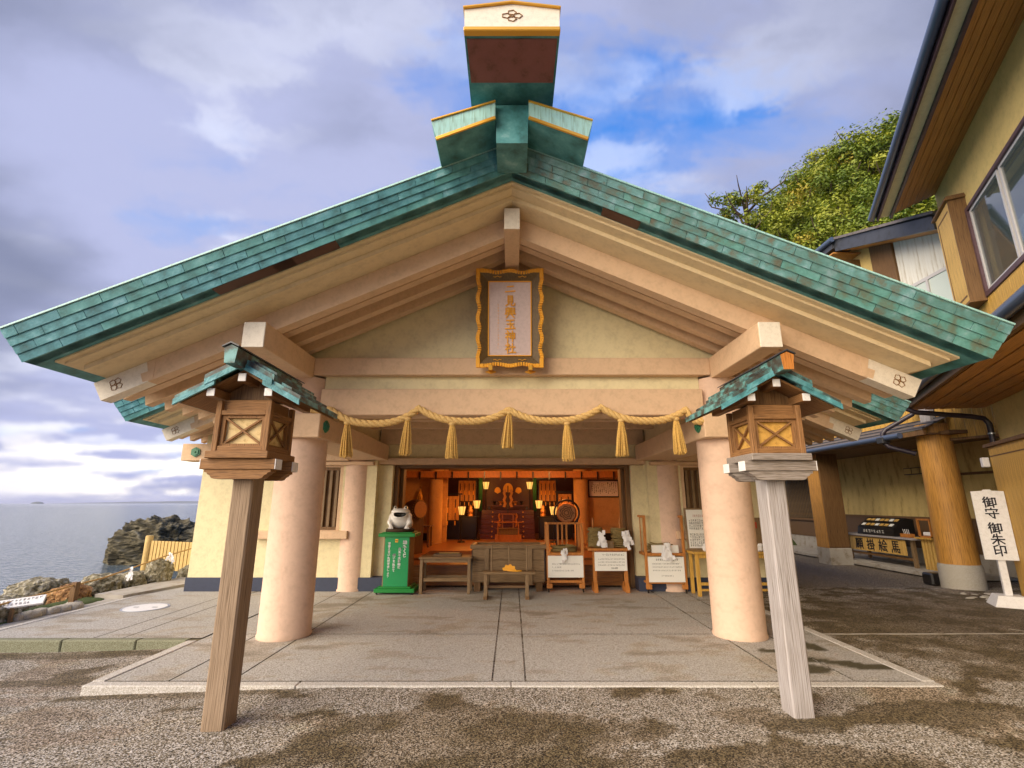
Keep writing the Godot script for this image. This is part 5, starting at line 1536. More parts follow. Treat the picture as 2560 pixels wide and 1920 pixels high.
	var skin := part("drum_skin", mb().cyl(Vector3(0, 0.95, 0.181), 0.235, 0.235, 0.012, 36, axz), M.drumskin, t)
	var em := mb()
	for r in [0.16, 0.11, 0.06]:
		ring(em, Vector2(0, 0), r, 0.028, 0.0, 0.003, 7)
	part("painted_crest", em, M.brownwood, skin, Vector3(0, 0.95, 0.194))
	part("ring_frame", mb().tube(circle3(Vector3(0, 0.95, 0.05), 0.33, 36), 0.028, 8), M.black, t)
	part("stand", mb().bb(-0.3, 0.3, 0.0, 0.06, -0.2, 0.2, 0.006).bb(-0.3, -0.24, 0.06, 0.8, -0.04, 0.04).bb(0.24, 0.3, 0.06, 0.8, -0.04, 0.04), M.black, t)
	# pictures and hangings
	t = thing("framed_calligraphy", "dark framed sheet of calligraphy on the right inner wall", "picture", Vector3(2.97, 1.83, -16.245))
	part("frame", mb().bb(-0.5, 0.5, 0, 0.56, 0, 0.03, 0.004), M.black, t)
	part("sheet", mb().bb(-0.46, 0.46, 0.04, 0.52, 0.031, 0.034), M.printpaper, t)
	var cal := mb()
	for k in 13:
		var x := 0.40 - k * 0.064
		var y := 0.48 - rr(0, 0.07)
		while y > 0.09 + rr(0, 0.12):
			cal.bb(x - rr(0.005, 0.016), x + rr(0.005, 0.016), y - rr(0.012, 0.03), y, 0.035, 0.037)
			y -= rr(0.025, 0.04)
	part("brush_writing", cal, M.ink, t)
	t = thing("small_drum", "small drum with orange skin and studded rim behind the frog", "drum", Vector3(-2.42, 0.45, -12.6), 0.9)
	part("shell", mb().lathe([Vector2(0.001, -0.2), Vector2(0.2, -0.2), Vector2(0.25, 0.0), Vector2(0.22, 0.2), Vector2(0.001, 0.2)], 30, Transform3D(axz, Vector3(0, 1.05, 0))), M.brownwood, t)
	part("skin", mb().cyl(Vector3(0, 1.05, 0.2), 0.2, 0.2, 0.012, 30, axz), M.cloth, t)
	for k in 24:
		var a := TAU * k / 24
		part("stud", mb().ellipsoid(Vector3(cos(a) * 0.225, 1.05 + sin(a) * 0.225, 0.17), Vector3.ONE * 0.012, 5, 8), M.gold, t)
	part("stand", mb().bb(-0.2, 0.2, 0.0, 0.86, -0.12, 0.12, 0.01), M.brownwood, t)
	t = thing("hanging_charm", "gold streamer ornament hanging on the left inner wall", "ornament", Vector3(-2.95, 1.15, -16.1))
	var gc := mb()
	for k in 26:
		var a := rr(0, TAU)
		gc.tube([Vector3(0, 0.92, 0), Vector3(cos(a) * 0.08, 0.72, sin(a) * 0.05), Vector3(cos(a) * 0.13, rr(0.0, 0.4), sin(a) * 0.06)], 0.018, 5)
	part("streamers", gc, M.gold, t)
	part("hook", mb().tube([Vector3(0, 0.9, 0), Vector3(0, 1.0, 0), Vector3(0, 1.0, -0.14)], 0.01, 6), M.gold, t)
	t = thing("glass_case", "low table with dark legs by the left inner wall", "table", Vector3(-2.75, 0.45, -14.6))
	part("table_top", mb().bb(-0.55, 0.45, 0.55, 0.58, -0.3, 0.3, 0.004), M.brownwood_flat, t)
	legs4(t, -0.5, 0.4, 0.25, -0.25, 0.55, 0.05, M.brownwood)

func circle3(c: Vector3, r: float, n: int) -> Array:
	var p := []
	for k in n + 1:
		p.append(c + Vector3(cos(TAU * k / n), sin(TAU * k / n), 0) * r)
	return p

# ---------------------------------------------------------------- buildings on the right
func make_near_building() -> void:
	# long two storey house, turned 28 degrees; wall plane x = 0, outside is -x, the near end is +z
	var t := thing("timber_house", "two storey ochre house with wide timber eaves along the right side", "building", Vector3(9.3, 0, -9.3), deg_to_rad(-28.0))
	var Z := 16.0
	part("upper_wall", mb().bb(0, 0.2, 7.16, 8.42, -0.4, Z).bb(0, 0.2, 4.4, 5.34, -0.4, Z).bb(0, 0.2, 5.34, 7.16, -0.4, 1.06), M.bwall, t)
	part("end_wall", mb().bb(0.21, 4.0, 0.0, 8.4, -0.4, -0.2), M.bwall, t)
	part("lower_wall", mb().bb(0, 0.2, 0.0, 4.4, 0.0, Z), M.bwall, t)
	# window band
	var w := part("window", mb().bb(-0.06, 0.1, 5.34, 5.43, 1.06, Z, 0.004).bb(-0.06, 0.1, 7.09, 7.16, 1.06, Z, 0.004).bb(-0.061, 0.1, 5.43, 7.09, 1.06, 1.14, 0.004), M.purple_trim, t)
	var z := 1.14
	while z < 10.0:
		part("sash", mb().bb(-0.02, 0.03, 5.43, 7.09, z, z + 0.05).bb(-0.02, 0.03, 5.43, 7.09, z + 1.30, z + 1.35).bb(-0.02, 0.03, 5.43, 5.49, z + 0.05, z + 1.30).bb(-0.02, 0.03, 7.04, 7.09, z + 0.05, z + 1.30), M.aluminium, w)
		part("pane", mb().bb(0.0, 0.008, 5.49, 7.04, z + 0.05, z + 1.30), M.glass, w)
		part("inner_blind", mb().bb(0.5, 0.52, 5.43, 6.35 + 0.3 * fposmod(z * 0.7, 1.0), z + 0.02, z + 1.2), M.frosted, w)
		z += 1.42
	part("room_back", mb().bb(1.6, 1.7, 5.2, 7.3, -0.2, Z).bb(0.2, 1.6, 5.2, 5.3, -0.2, Z).bb(0.2, 1.6, 7.2, 7.3, -0.2, Z), M.curtain, t)
	# board cladding under the windows
	z = 1.06
	while z < 8.5:
		part("cladding_board", mb().bb(-0.035, -0.002, 4.42, 5.335, z + 0.003, z + 0.157, 0.004), M.cedar, t)
		z += 0.16
	z = -0.38
	while z < 1.0:
		part("cladding_board", mb().bb(-0.034, -0.002, 4.42, 5.30, z + 0.003, z + 0.157, 0.004), M.cedar, t)
		z += 0.16
	# shutter box
	var sb := part("shutter_box", mb().bb(-0.27, -0.003, 5.34, 7.42, 0.22, 1.02, 0.006), M.cedar_pale, t)
	part("box_end_board", mb().bb(-0.272, 0.0, 5.32, 7.43, 1.021, 1.05), M.brownwood, sb)
	part("box_cap", mb().bb(-0.33, 0.0, 7.43, 7.47, 0.16, 1.1, 0.006).bb(-0.31, 0.0, 7.47, 7.50, 0.18, 1.08, 0.006).bb(-0.29, 0.0, 7.50, 7.53, 0.2, 1.06), M.brownwood, sb)
	part("box_foot", mb().bb(-0.29, 0.0, 5.29, 5.338, 0.2, 1.06, 0.004), M.brownwood, sb)
	part("box_panel_groove", mb().bb(-0.276, -0.27, 5.45, 5.48, 0.3, 0.95).bb(-0.276, -0.27, 7.24, 7.27, 0.3, 0.95).bb(-0.276, -0.27, 5.48, 7.24, 0.3, 0.33), M.brownwood, sb)
	# upper eave: boarded soffit, trim, fascia, gutter
	for k in 6:
		var x0 := -0.002 - k * 0.135
		part("soffit_plank", mb().ext([Vector2(x0, 8.36 + x0 * 0.31), Vector2(x0 - 0.123, 8.36 + (x0 - 0.123) * 0.31), Vector2(x0 - 0.123, 8.385 + (x0 - 0.123) * 0.31), Vector2(x0, 8.385 + x0 * 0.31)], -0.38, Z), M.soffitwood, t)
	part("eave_trim", mb().bb(-0.87, -0.815, 8.03, 8.16, -0.4, Z, 0.004), M.purple_trim, t)
	part("eave_board", mb().bb(-1.07, -0.872, 8.09, 8.13, -0.39, Z), M.creamwall, t)
	part("fascia", mb().bb(-1.11, -1.072, 8.02, 8.2, -0.4, Z, 0.003), M.purple_trim, t)
	part("gutter", mb().tube([Vector3(-1.19, 8.15, -0.45), Vector3(-1.19, 8.15, Z)], 0.075, 12), M.gutter, t)
	var gz := 0.2
	while gz < 7.0:
		part("gutter_bracket", mb().bb(-1.2, -1.11, 8.2, 8.225, gz, gz + 0.03), M.stonelight, t)
		gz += 0.9
	part("roof", mb().ext([Vector2(-1.2, 8.21), Vector2(3.8, 10.5), Vector2(3.8, 10.7), Vector2(-1.2, 8.3)], -0.42, Z), M.roofmetal, t)
	# pent roof over the ground floor
	part("pent_roof", mb().ext([Vector2(-1.28, 3.72), Vector2(-0.01, 4.40), Vector2(-0.01, 4.48), Vector2(-1.28, 3.79)], -0.3, Z), M.roofmetal, t)
	for k in 5:
		var x0 := -0.02 - k * 0.24
		part("pent_soffit_plank", mb().bb(x0 - 0.225, x0, 3.50 + 0.012 * k, 3.525 + 0.012 * k, -0.28, Z), M.soffitwood, t)
	part("pent_fascia", mb().bb(-1.29, -1.23, 3.55, 3.76, -0.31, Z, 0.004), M.brownwood, t)
	part("pent_gutter", mb().tube([Vector3(-1.37, 3.73, -0.1), Vector3(-1.37, 3.75, Z)], 0.08, 12), M.gutter, t)
	part("downpipe", mb().tube([Vector3(-1.37, 3.70, 0.05), Vector3(-1.34, 3.54, 0.05), Vector3(-1.2, 3.45, 0.05), Vector3(-0.35, 3.3, 0.02), Vector3(-0.16, 3.25, 0.0), Vector3(-0.1, 3.14, 0.0), Vector3(-0.1, 2.78, 0.0)], 0.05, 10), M.pipe, t)
	part("pipe_clip", mb().lathe([Vector2(0.052, -0.012), Vector2(0.058, -0.012), Vector2(0.058, 0.012), Vector2(0.052, 0.012)], 14, Transform3D(Basis.IDENTITY, Vector3(-0.1, 2.95, 0.0))), M.steel, t)
	# timber pier at the entrance
	var pier := part("timber_pier", mb().bb(-0.42, -0.01, 0.0, 2.62, 0.75, 2.4, 0.008), M.cedar, t)
	part("pier_cap", mb().bb(-0.47, -0.01, 2.62, 2.68, 0.68, 2.5, 0.006), M.brownwood, pier)
	part("pier_groove", mb().bb(-0.425, -0.41, 2.45, 2.47, 0.78, 2.36), M.brownwood, pier)
	part("power_box", mb().bb(-0.53, -0.43, 2.28, 2.45, 0.62, 0.74, 0.01), M.white, t)

func plank_run(t: Node, called: String, a: Vector3, b: Vector3, h: float, pitch: float, m: Material, out: Vector3) -> void:
	var n := int(a.distance_to(b) / pitch)
	var d := (b - a) / n
	for k in n:
		var c := a + d * (k + 0.5)
		part(called, mb().box(Vector3.ZERO, Vector3(d.length() - 0.008, h, 0.025), Basis(d.normalized(), Vector3.UP, d.normalized().cross(Vector3.UP)), 0.004), m, t, c + Vector3(0, h / 2, 0) + out * 0.02)

func make_far_building() -> void:
	var t := thing("timber_wing", "boarded timber wing with log posts and dark awning behind the lamp post", "building")
	# recessed ground floor wall
	part("plinth", mb().bb(9.55, 12, 0.0, 0.10, -24, -11.4, 0.01), M.concrete, t)
	part("wall_base", mb().bb(10.8, 11.1, 0.1, 0.5, -24, -9.0), M.concrete, t)
	part("dado", mb().bb(10.78, 11.1, 0.5, 1.26, -24, -9.0), M.brownwood_flat, t)
	part("dado_rail", mb().bb(10.75, 10.78, 1.24, 1.30, -24, -9.0), M.brownwood, t)
	part("plaster_wall", mb().bb(10.8, 11.1, 1.3, 3.3, -24, -9.0), M.shaded_ochre, t)
	part("recess_ceiling", mb().bb(9.0, 11.1, 3.05, 3.12, -24, -10.0), M.brownwood, t)
	part("wall_rail", mb().bb(10.77, 10.8, 2.3, 2.36, -12.3, -9.0), M.brownwood, t)
	var w := part("lattice_window", mb().bb(10.7, 10.79, 1.05, 1.12, -19.6, -17.1).bb(10.7, 10.79, 2.6, 2.67, -19.6, -17.1).bb(10.7, 10.79, 1.12, 2.6, -17.18, -17.1), M.brownwood, t)
	part("pane", mb().bb(10.76, 10.785, 1.12, 2.6, -19.6, -17.18), M.black, w)
	for k in 24:
		part("lattice_bar", mb().bb(10.70, 10.73, 1.12, 2.6, -17.2 - k * 0.1 - 0.03, -17.2 - k * 0.1, 0.003), M.tablewood_up, w)
	# posts
	var lp := part("log_post", mb().lathe([Vector2(0.335, 0.45), Vector2(0.33, 1.2), Vector2(0.31, 2.2), Vector2(0.30, 3.3)], 32), M.logwood, t, Vector3(9.12, 0, -10.55))
	part("stone_base", mb().lathe([Vector2(0.36, -0.1), Vector2(0.36, 0.40), Vector2(0.34, 0.452), Vector2(0.001, 0.452)], 28), M.stonelight, lp)
	var sp := part("square_post", mb().bb(-0.3, 0.3, 0.42, 3.1, -0.28, 0.28, 0.02), M.brownwood, t, Vector3(9.25, 0, -14.75))
	part("stone_base", mb().bb(-0.32, 0.32, -0.1, 0.42, -0.3, 0.3, 0.02), M.concrete, sp)
	part("lit_face", mb().bb(-0.315, -0.301, 0.42, 3.05, -0.27, 0.27), M.logwood, sp)  # brighter sheet paints the lit left side of the post
	# awning with gutter
	for k in 12:
		var z0 := -16.2 + k * 0.5
		part("awning_sheet", mb().hexa([Vector3(8.62, 3.16, z0), Vector3(8.62, 3.16, z0 + 0.495), Vector3(8.62, 3.185, z0), Vector3(8.62, 3.185, z0 + 0.495), Vector3(9.3, 3.46, z0), Vector3(9.3, 3.46, z0 + 0.495), Vector3(9.3, 3.485, z0), Vector3(9.3, 3.485, z0 + 0.495)]), M.roofshingle, t)
	for q in [0.0, 0.3, 0.6]:
		part("awning_lap", mb().bar(Vector3(8.66 + q * 0.9, 3.205 + q * 0.40, -16.2), Vector3(8.66 + q * 0.9, 3.205 + q * 0.40, -10.2), 0.06, 0.02), M.roofmetal, t)
	part("awning_fascia", mb().bb(8.63, 8.68, 3.05, 3.15, -16.2, -10.2), M.brownwood, t)
	part("awning_gutter", mb().tube([Vector3(8.56, 3.10, -16.2), Vector3(8.56, 3.10, -10.75)], 0.065, 12), M.gutter, t)
	part("awning_soffit", mb().bb(8.7, 9.3, 3.06, 3.09, -16.2, -10.2), M.brownwood_flat, t)
	part("downpipe", mb().tube([Vector3(9.1, 5.2, -10.85), Vector3(9.1, 3.75, -10.85), Vector3(9.05, 3.6, -10.9), Vector3(8.62, 3.3, -11.2), Vector3(8.56, 3.2, -11.25), Vector3(8.56, 3.0, -11.25), Vector3(8.62, 2.9, -11.2), Vector3(9.0, 2.72, -10.95)], 0.05, 10), M.pipe, t)
	part("rain_hopper", mb().bb(8.47, 8.65, 2.98, 3.12, -11.36, -11.16, 0.01), M.darkmetal, t)
	part("corner_board", mb().bb(9.16, 9.22, 3.45, 3.75, -16.1, -15.6), M.stonelight, t)
	# boarded band above
	plank_run(t, "wall_board", Vector3(9.24, 3.46, -16.0), Vector3(9.24, 3.46, -10.75), 1.75, 0.17, M.cedar, Vector3(-1, 0, 0))
	part("board_backing", mb().bb(9.27, 9.5, 3.4, 5.3, -24, -10.7), M.brownwood, t)
	part("pale_corner_post", mb().bb(9.10, 9.22, 3.35, 5.2, -10.78, -10.52, 0.006), M.postgrey, t)
	plank_run(t, "wall_board", Vector3(9.2, 2.98, -10.45), Vector3(9.66, 2.98, -9.45), 1.5, 0.14, M.cedar, Vector3(-0.9, 0, -0.4))
	part("board_sill", mb().bar(Vector3(9.16, 2.95, -10.5), Vector3(9.66, 2.95, -9.4), 0.12, 0.05), M.brownwood, t)
	# upper storey
	part("upper_wall", mb().bb(10.0, 10.3, 5.2, 9.2, -24, -12.35), M.bwall, t)
	part("corner_post", mb().bb(9.93, 10.3, 5.2, 8.6, -12.34, -11.6, 0.01), M.brownwood, t)
	part("stained_wall", mb().bb(10.0, 10.3, 5.2, 8.3, -11.59, -9.7), M.bwall_white, t)
	var aw := part("window", mb().bb(9.96, 10.0, 5.82, 5.9, -11.4, -10.2).bb(9.96, 10.0, 6.86, 6.94, -11.4, -10.2).bb(9.96, 10.0, 5.9, 6.86, -11.4, -11.33).bb(9.96, 10.0, 5.9, 6.86, -10.27, -10.2).bb(9.95, 10.0, 5.9, 6.86, -10.85, -10.79), M.aluminium, t)
	part("pane", mb().bb(9.985, 9.995, 5.9, 6.86, -11.33, -10.27), M.frosted, aw)
	# roof whose sloping verge faces the shrine
	var v := part("verge", mb().hexa([Vector3(9.26, 8.66, -12.7), Vector3(9.26, 7.48, -9.6), Vector3(9.26, 9.02, -12.7), Vector3(9.26, 7.8, -9.6), Vector3(9.34, 8.66, -12.7), Vector3(9.34, 7.48, -9.6), Vector3(9.34, 9.02, -12.7), Vector3(9.34, 7.8, -9.6)]), M.roofmetal, t)
	part("verge_soffit", mb().hexa([Vector3(9.35, 8.68, -12.7), Vector3(9.35, 7.5, -9.6), Vector3(9.35, 8.72, -12.7), Vector3(9.35, 7.54, -9.6), Vector3(10.0, 8.72, -12.7), Vector3(10.0, 7.54, -9.6), Vector3(10.0, 8.76, -12.7), Vector3(10.0, 7.58, -9.6)]), M.soffitwood, v)
	part("roof", mb().hexa([Vector3(9.2, 9.03, -12.75), Vector3(9.2, 7.81, -9.5), Vector3(9.2, 9.1, -12.75), Vector3(9.2, 7.88, -9.5), Vector3(14, 9.03, -12.75), Vector3(14, 7.81, -9.5), Vector3(14, 9.1, -12.75), Vector3(14, 7.88, -9.5)]), M.roofshingle, t)
	part("rear_roof", mb().ext([Vector2(9.2, 8.75), Vector2(14, 9.6), Vector2(14, 9.7), Vector2(9.2, 9.0)], -24, -12.72), M.roofmetal, t)
	part("upper_gutter", mb().tube([Vector3(9.15, 8.98, -24), Vector3(9.15, 8.98, -12.6)], 0.075, 12), M.gutter, t)
	part("upper_downpipe", mb().tube([Vector3(9.9, 7.6, -9.75), Vector3(9.9, 7.3, -9.75), Vector3(9.94, 6.9, -9.78), Vector3(9.94, 5.0, -9.78)], 0.045, 8), M.pipe, t)
	part("upper_soffit", mb().bb(9.2, 10.0, 8.6, 8.64, -24, -12.72), M.soffitwood, t)
	part("beam_end", mb().bar(Vector3(9.2, 8.35, -12.9), Vector3(10.0, 8.35, -12.9), 0.18, 0.22), M.brownwood, t)

func make_right_things() -> void:
	var t := thing("charm_table", "wooden table with lettered board along the dark boarded wall", "table", Vector3(10.15, 0.1, -13.9))
	part("table_top", mb().bb(-0.35, 0.4, 0.66, 0.71, -1.35, 1.35, 0.006), M.postgrey, t)
	legs4(t, -0.22, 0.3, 1.2, -1.15, 0.66, 0.08, M.tablewood_up)
	part("stretcher", mb().bb(-0.25, -0.19, 0.16, 0.22, -1.1, 1.15, 0.004), M.brownwood, t)
	var bd := part("name_board", mb().bb(-0.30, -0.275, 0.27, 0.64, -1.02, 1.05, 0.003), M.cedar_pale, t)
	part("lettering", letters("願掛絵馬", 0.30, false, 1.5, 0.035, 0.004), M.ink, bd, Vector3(-0.301, 0.605, -0.78), Basis(Vector3.UP, -PI / 2))
	t = thing("votive_case", "black sloping display case of small plaques on the lettered table", "display case", Vector3(10.1, 0.812, -13.75))
	part("case", mb().ext([Vector2(-0.28, 0), Vector2(0.3, 0), Vector2(0.3, 0.42), Vector2(0.1, 0.46), Vector2(-0.24, 0.2)], -0.75, 0.6), M.black, t)
	for r in 2:
		for k in 7:
			part("votive_plaque", mb().box(Vector3.ZERO, Vector3(0.012, 0.09, 0.12), Basis(Vector3.BACK, -0.92), 0.002), M.cedar_pale if (k + r) % 3 else M.printpaper, t, Vector3(-0.155 + r * 0.16, 0.275 + r * 0.122, -0.6 + k * 0.17))
	part("print", fine_print([[0.1, 0.0, 0.75]], -0.4, 0.1, 0.07), M.printpaper, t, Vector3(-0.276, -0.0, -0.1), Basis(Vector3.UP, -PI / 2))
	t = thing("collection_box", "framed collection box on a stand of yellow bars at the table end", "collection box", Vector3(10.15, 0.1, -12.35))
	for k in 4:
		part("bar", mb().bb(-0.16, -0.12, 0.0, 0.70, -0.16 + k * 0.1, -0.10 + k * 0.1, 0.004), M.cedar_pale, t)
	part("stand_body", mb().bb(-0.115, 0.2, 0.0, 0.70, -0.16, 0.2), M.brownwood, t)
	part("ledge", mb().bb(-0.24, 0.22, 0.70, 0.74, -0.26, 0.26, 0.004), M.cedar, t)
	part("case_frame", mb().bb(-0.16, -0.12, 0.74, 1.18, -0.2, -0.16).bb(-0.16, -0.12, 0.74, 1.18, 0.16, 0.2).bb(-0.16, -0.12, 1.14, 1.18, -0.16, 0.16).bb(-0.16, 0.2, 0.74, 0.77, -0.2, 0.2), M.orangewood, t)
	part("case_back", mb().bb(0.18, 0.2, 0.77, 1.18, -0.2, 0.2), M.brownwood, t)
	part("papers", mb().box(Vector3(-0.05, 0.82, 0.0), Vector3(0.12, 0.09, 0.26), Basis.IDENTITY, 0.02), M.white, t)
	t = thing("pen_box", "small brown box of pens on the lettered table", "box", Vector3(9.95, 0.812, -12.85))
	part("box", mb().bb(-0.08, 0.08, 0.0, 0.09, -0.14, 0.14, 0.004), M.orangewood, t)
	for k in 4:
		part("pen", mb().tube([Vector3(0, 0.06, -0.08 + k * 0.05), Vector3(-0.02, 0.2, -0.1 + k * 0.06)], 0.007, 6), M.white, t)
	t = thing("wall_light", "small rectangular framed wall light above the lettered table", "wall light", Vector3(10.76, 2.48, -13.1))
	part("frame", mb().bb(-0.08, 0.0, -0.09, 0.09, -0.42, 0.42, 0.004), M.black, t)
	for k in 3:
		part("panel", mb().bb(-0.09, -0.081, -0.07, 0.07, -0.4 + k * 0.27, -0.16 + k * 0.27), M.shaded_ochre, t)
	# standing sign
	t = thing("standing_sign", "white upright signboard with black brush lettering on a block foot", "sign", Vector3(8.28, -0.03, -8.75), deg_to_rad(-30.0))
	part("foot", mb().hexa([Vector3(-0.24, 0.04, -0.24), Vector3(-0.24, 0.04, 0.24), Vector3(-0.17, 0.19, -0.17), Vector3(-0.17, 0.19, 0.17), Vector3(0.24, 0.04, -0.24), Vector3(0.24, 0.04, 0.24), Vector3(0.17, 0.19, -0.17), Vector3(0.17, 0.19, 0.17)]).bb(-0.25, 0.25, 0.0, 0.04, -0.25, 0.25, 0.01), M.whitepaint, t)
	part("pole", mb().bb(-0.05, 0.05, 0.19, 0.8, -0.045, 0.045, 0.006), M.whitepaint, t)
	var b := part("board", mb().ext([Vector2(-0.215, 0.75), Vector2(0.215, 0.75), Vector2(0.215, 1.88), Vector2(0.06, 1.89), Vector2(0.045, 1.91), Vector2(-0.045, 1.91), Vector2(-0.06, 1.89), Vector2(-0.215, 1.88)], 0.046, 0.075), M.whitepaint, t)
	part("lettering", letters("御守", 0.185, true, 1.02, 0.023, 0.002), M.ink, b, Vector3(-0.09, 1.79, 0.0755))
	part("lettering", letters("御朱印", 0.185, true, 0.98, 0.023, 0.002), M.ink, b, Vector3(-0.09, 1.36, 0.0755))
	var sg := mb()
	for k in 30:
		sg.ellipsoid(Vector3(rr(8.2, 9.1), -0.02, rr(-9.9, -8.9)), Vector3(rr(0.03, 0.1), rr(0.02, 0.05), rr(0.03, 0.1)), 5, 8)
	var gs := part("gutter_stones", sg, M.stonelight, self)
	gs.set_meta("kind", "stuff")
	tag(gs, "loose pale stones scattered at the foot of the log post", "stones")
	tag(part("rain_drain", mb().bb(-0.14, 0.14, -0.02, 0.22, -0.14, 0.14, 0.03), M.black, self, Vector3(8.9, 0, -11.0)), "small black drain pot beside the log post base", "drain")

# ---------------------------------------------------------------- hill and trees
func hill_y(x: float, z: float) -> float:
	var h := maxf(0.0, (x - 5.0)) * 0.86 * smoothstep(-17.0, -25.0, z)
	return h + 0.8 * gn.get_noise_2d(x * 12.0, z * 12.0) - 1.2

func crown(sd: int, R: Vector3, clumps: int, leaves: int, size: float, spread: float) -> ArrayMesh:
	rng.seed = sd
	var b := tinted()
	for k in clumps:
		var d := Vector3(rr(-1, 1), rr(-0.75, 1), rr(-1, 1)).normalized()
		var c := d * R * rr(0.45, 1.0)
		var base := Color(0.085, 0.15, 0.015).lerp(Color(0.30, 0.31, 0.02), rng.randf())
		if rng.randf() < 0.12:
			base = Color(0.36, 0.27, 0.02)
		var r := rr(0.55, 1.1) * spread
		for i in leaves:
			var e := Vector3(rr(-1, 1), rr(-1, 1), rr(-1, 1))
			e = e.normalized() * pow(rng.randf(), 0.45)
			var p := c + e * Vector3(r, r * 0.62, r)
			var nn := (e + Vector3(rr(-0.6, 0.6), rr(0.1, 1.0), rr(-0.6, 0.6))).normalized()
			var s := nn.cross(Vector3(rr(-1, 1), rr(-1, 1), rr(-1, 1))).normalized()
			var u := s.cross(nn)
			var w := size * rr(0.6, 1.2)
			b.col = base.lerp(Color(0.22, 0.30, 0.03), rng.randf() * 0.4)
			b.tri(p - u * w, p + s * w * 0.45, p + u * w, p - nn)
			b.tri(p - u * w, p + u * w, p - s * w * 0.45, p - nn)
	return b.mesh()

func trunk(sd: int, h: float, R: Vector3, cy: float) -> MB:
	rng.seed = sd
	var b := mb()
	b.tube([Vector3(0, -0.8, 0), Vector3(0.1, h * 0.4, 0), Vector3(-0.05, cy, 0.1), Vector3(0.1, cy + R.y * 0.7, 0)], [0.24, 0.2, 0.14, 0.05], 8)
	for k in 11:
		var a := rr(0, TAU)
		var y := rr(h * 0.45, cy + R.y * 0.3)
		var e := Vector3(cos(a) * R.x * rr(0.6, 0.9), y + rr(0.4, 2.0), sin(a) * R.z * rr(0.6, 0.9))
		var m := Vector3(e.x * 0.45, lerpf(y, e.y, 0.62), e.z * 0.45)
		b.tube([Vector3(0, y, 0), m, e, e * Vector3(1.12, 1, 1.12) + Vector3(0, 0.5, 0)], [0.09, 0.06, 0.035, 0.015], 6)
	return b

func make_trees() -> void:
	var g := []
	for i in 36:
		var row := []
		for j in 40:
			var x := 3.0 + j * 1.6
			var z := -17.5 - i * 1.6
			row.append(Vector3(x, hill_y(x, z), z))
		g.append(row)
	structure("hillside", mb().grid(g, Vector3(0, 1, 0.5)), M.hillside)
	var R := Vector3(3.0, 2.7, 3.0)
	var full := [crown(101, R, 110, 230, 0.115, 0.95), crown(102, R, 110, 230, 0.115, 1.0), crown(103, R, 110, 230, 0.12, 1.0)]
	var thin := crown(104, Vector3(2.6, 2.3, 2.4), 42, 120, 0.12, 0.7)
	var trunks := [trunk(201, 6.0, R, 5.6), trunk(202, 6.0, R, 5.6)]
	var spots := [
		[14.0, 20.6, -26.0, 3, 0.95, "slender tree with sparse see-through crown at the wood's edge"],
		[16.6, 19.0, -25.5, 0, 0.85, "rounded green tree right beside the sparse crowned tree"],
		[18.4, 21.4, -27.0, 1, 1.0, ""], [20.2, 22.9, -27.0, 2, 1.0, ""], [22.2, 24.2, -27.0, 0, 1.05, ""], [24.6, 25.0, -27.0, 1, 1.1, ""], [27.2, 26.0, -28.0, 2, 1.1, ""],
		[16.2, 15.9, -23.8, 2, 0.9, ""], [18.6, 17.6, -23.8, 0, 0.95, ""], [20.8, 19.6, -24.0, 1, 1.0, ""], [23.2, 21.2, -24.2, 2, 1.0, ""], [25.6, 22.4, -24.6, 0, 1.0, ""], [14.2, 15.2, -24.5, 1, 0.85, ""],
	]
	for k in spots.size():
		var q = spots[k]
		var sc: float = q[4]
		var x: float = q[0] * q[2] / -26.0
		var top: float = 1.65 + (q[1] - 1.65) * q[2] / -26.0
		var cy: float = top - 2.75 * sc
		var base: float = cy - 5.6 * sc
		var lab: String = q[5] if q[5] != "" else ("dense green broadleaf tree of the upper row, its crown against the sky" if k < 7 else "dense green broadleaf tree of the lower row, right above the timber wing's roof")
		var t := thing("hillside_tree", lab, "tree", Vector3(x, base, q[2]), k * 1.7, "trees on the hillside")
		part("trunk", trunks[k % 2].mesh(), M.bark, t, Vector3.ZERO, Basis.IDENTITY.scaled(Vector3.ONE * sc))
		part("crown", thin if q[3] == 3 else full[q[3]], M.leaf, t, Vector3(0, 5.6 * sc, 0), Basis.IDENTITY.scaled(Vector3.ONE * sc))

# ---------------------------------------------------------------- the shore on the left
func blob(sd: int, r: Vector3, rough: float, freq: float, rows := 22, cols := 34, strata := 0.0) -> MB:
	var f := FastNoiseLite.new()
	f.seed = sd
	f.frequency = freq
	f.fractal_octaves = 5
	f.fractal_type = FastNoiseLite.FRACTAL_RIDGED
	var f2 := FastNoiseLite.new()
	f2.seed = sd + 7
	f2.frequency = freq * 0.5
	f2.noise_type = FastNoiseLite.TYPE_CELLULAR
	f2.cellular_return_type = FastNoiseLite.RETURN_DISTANCE
	var g := []
	for i in rows + 1:
		var row := []
		var a := PI * i / rows
		for j in cols:
			var b := TAU * j / cols
			var d := Vector3(sin(a) * cos(b), cos(a), sin(a) * sin(b))
			# squarish block
			var e := Vector3(signf(d.x) * pow(absf(d.x), 0.75), signf(d.y) * pow(absf(d.y), 0.75), signf(d.z) * pow(absf(d.z), 0.75))
			var k := 1.0 + rough * f.get_noise_3dv(d * 10.0) + rough * 0.7 * f2.get_noise_3dv(d * 10.0)
			if strata > 0.0:
				k += strata * sin((d.y * 1.0 + d.x * 0.5) * 26.0 + 4.0 * f.get_noise_3dv(d * 6.0))
			row.append(e * r * k)
		g.append(row)
	var m := mb()
	m.grid(g, Vector3.ZERO, true)
	return m

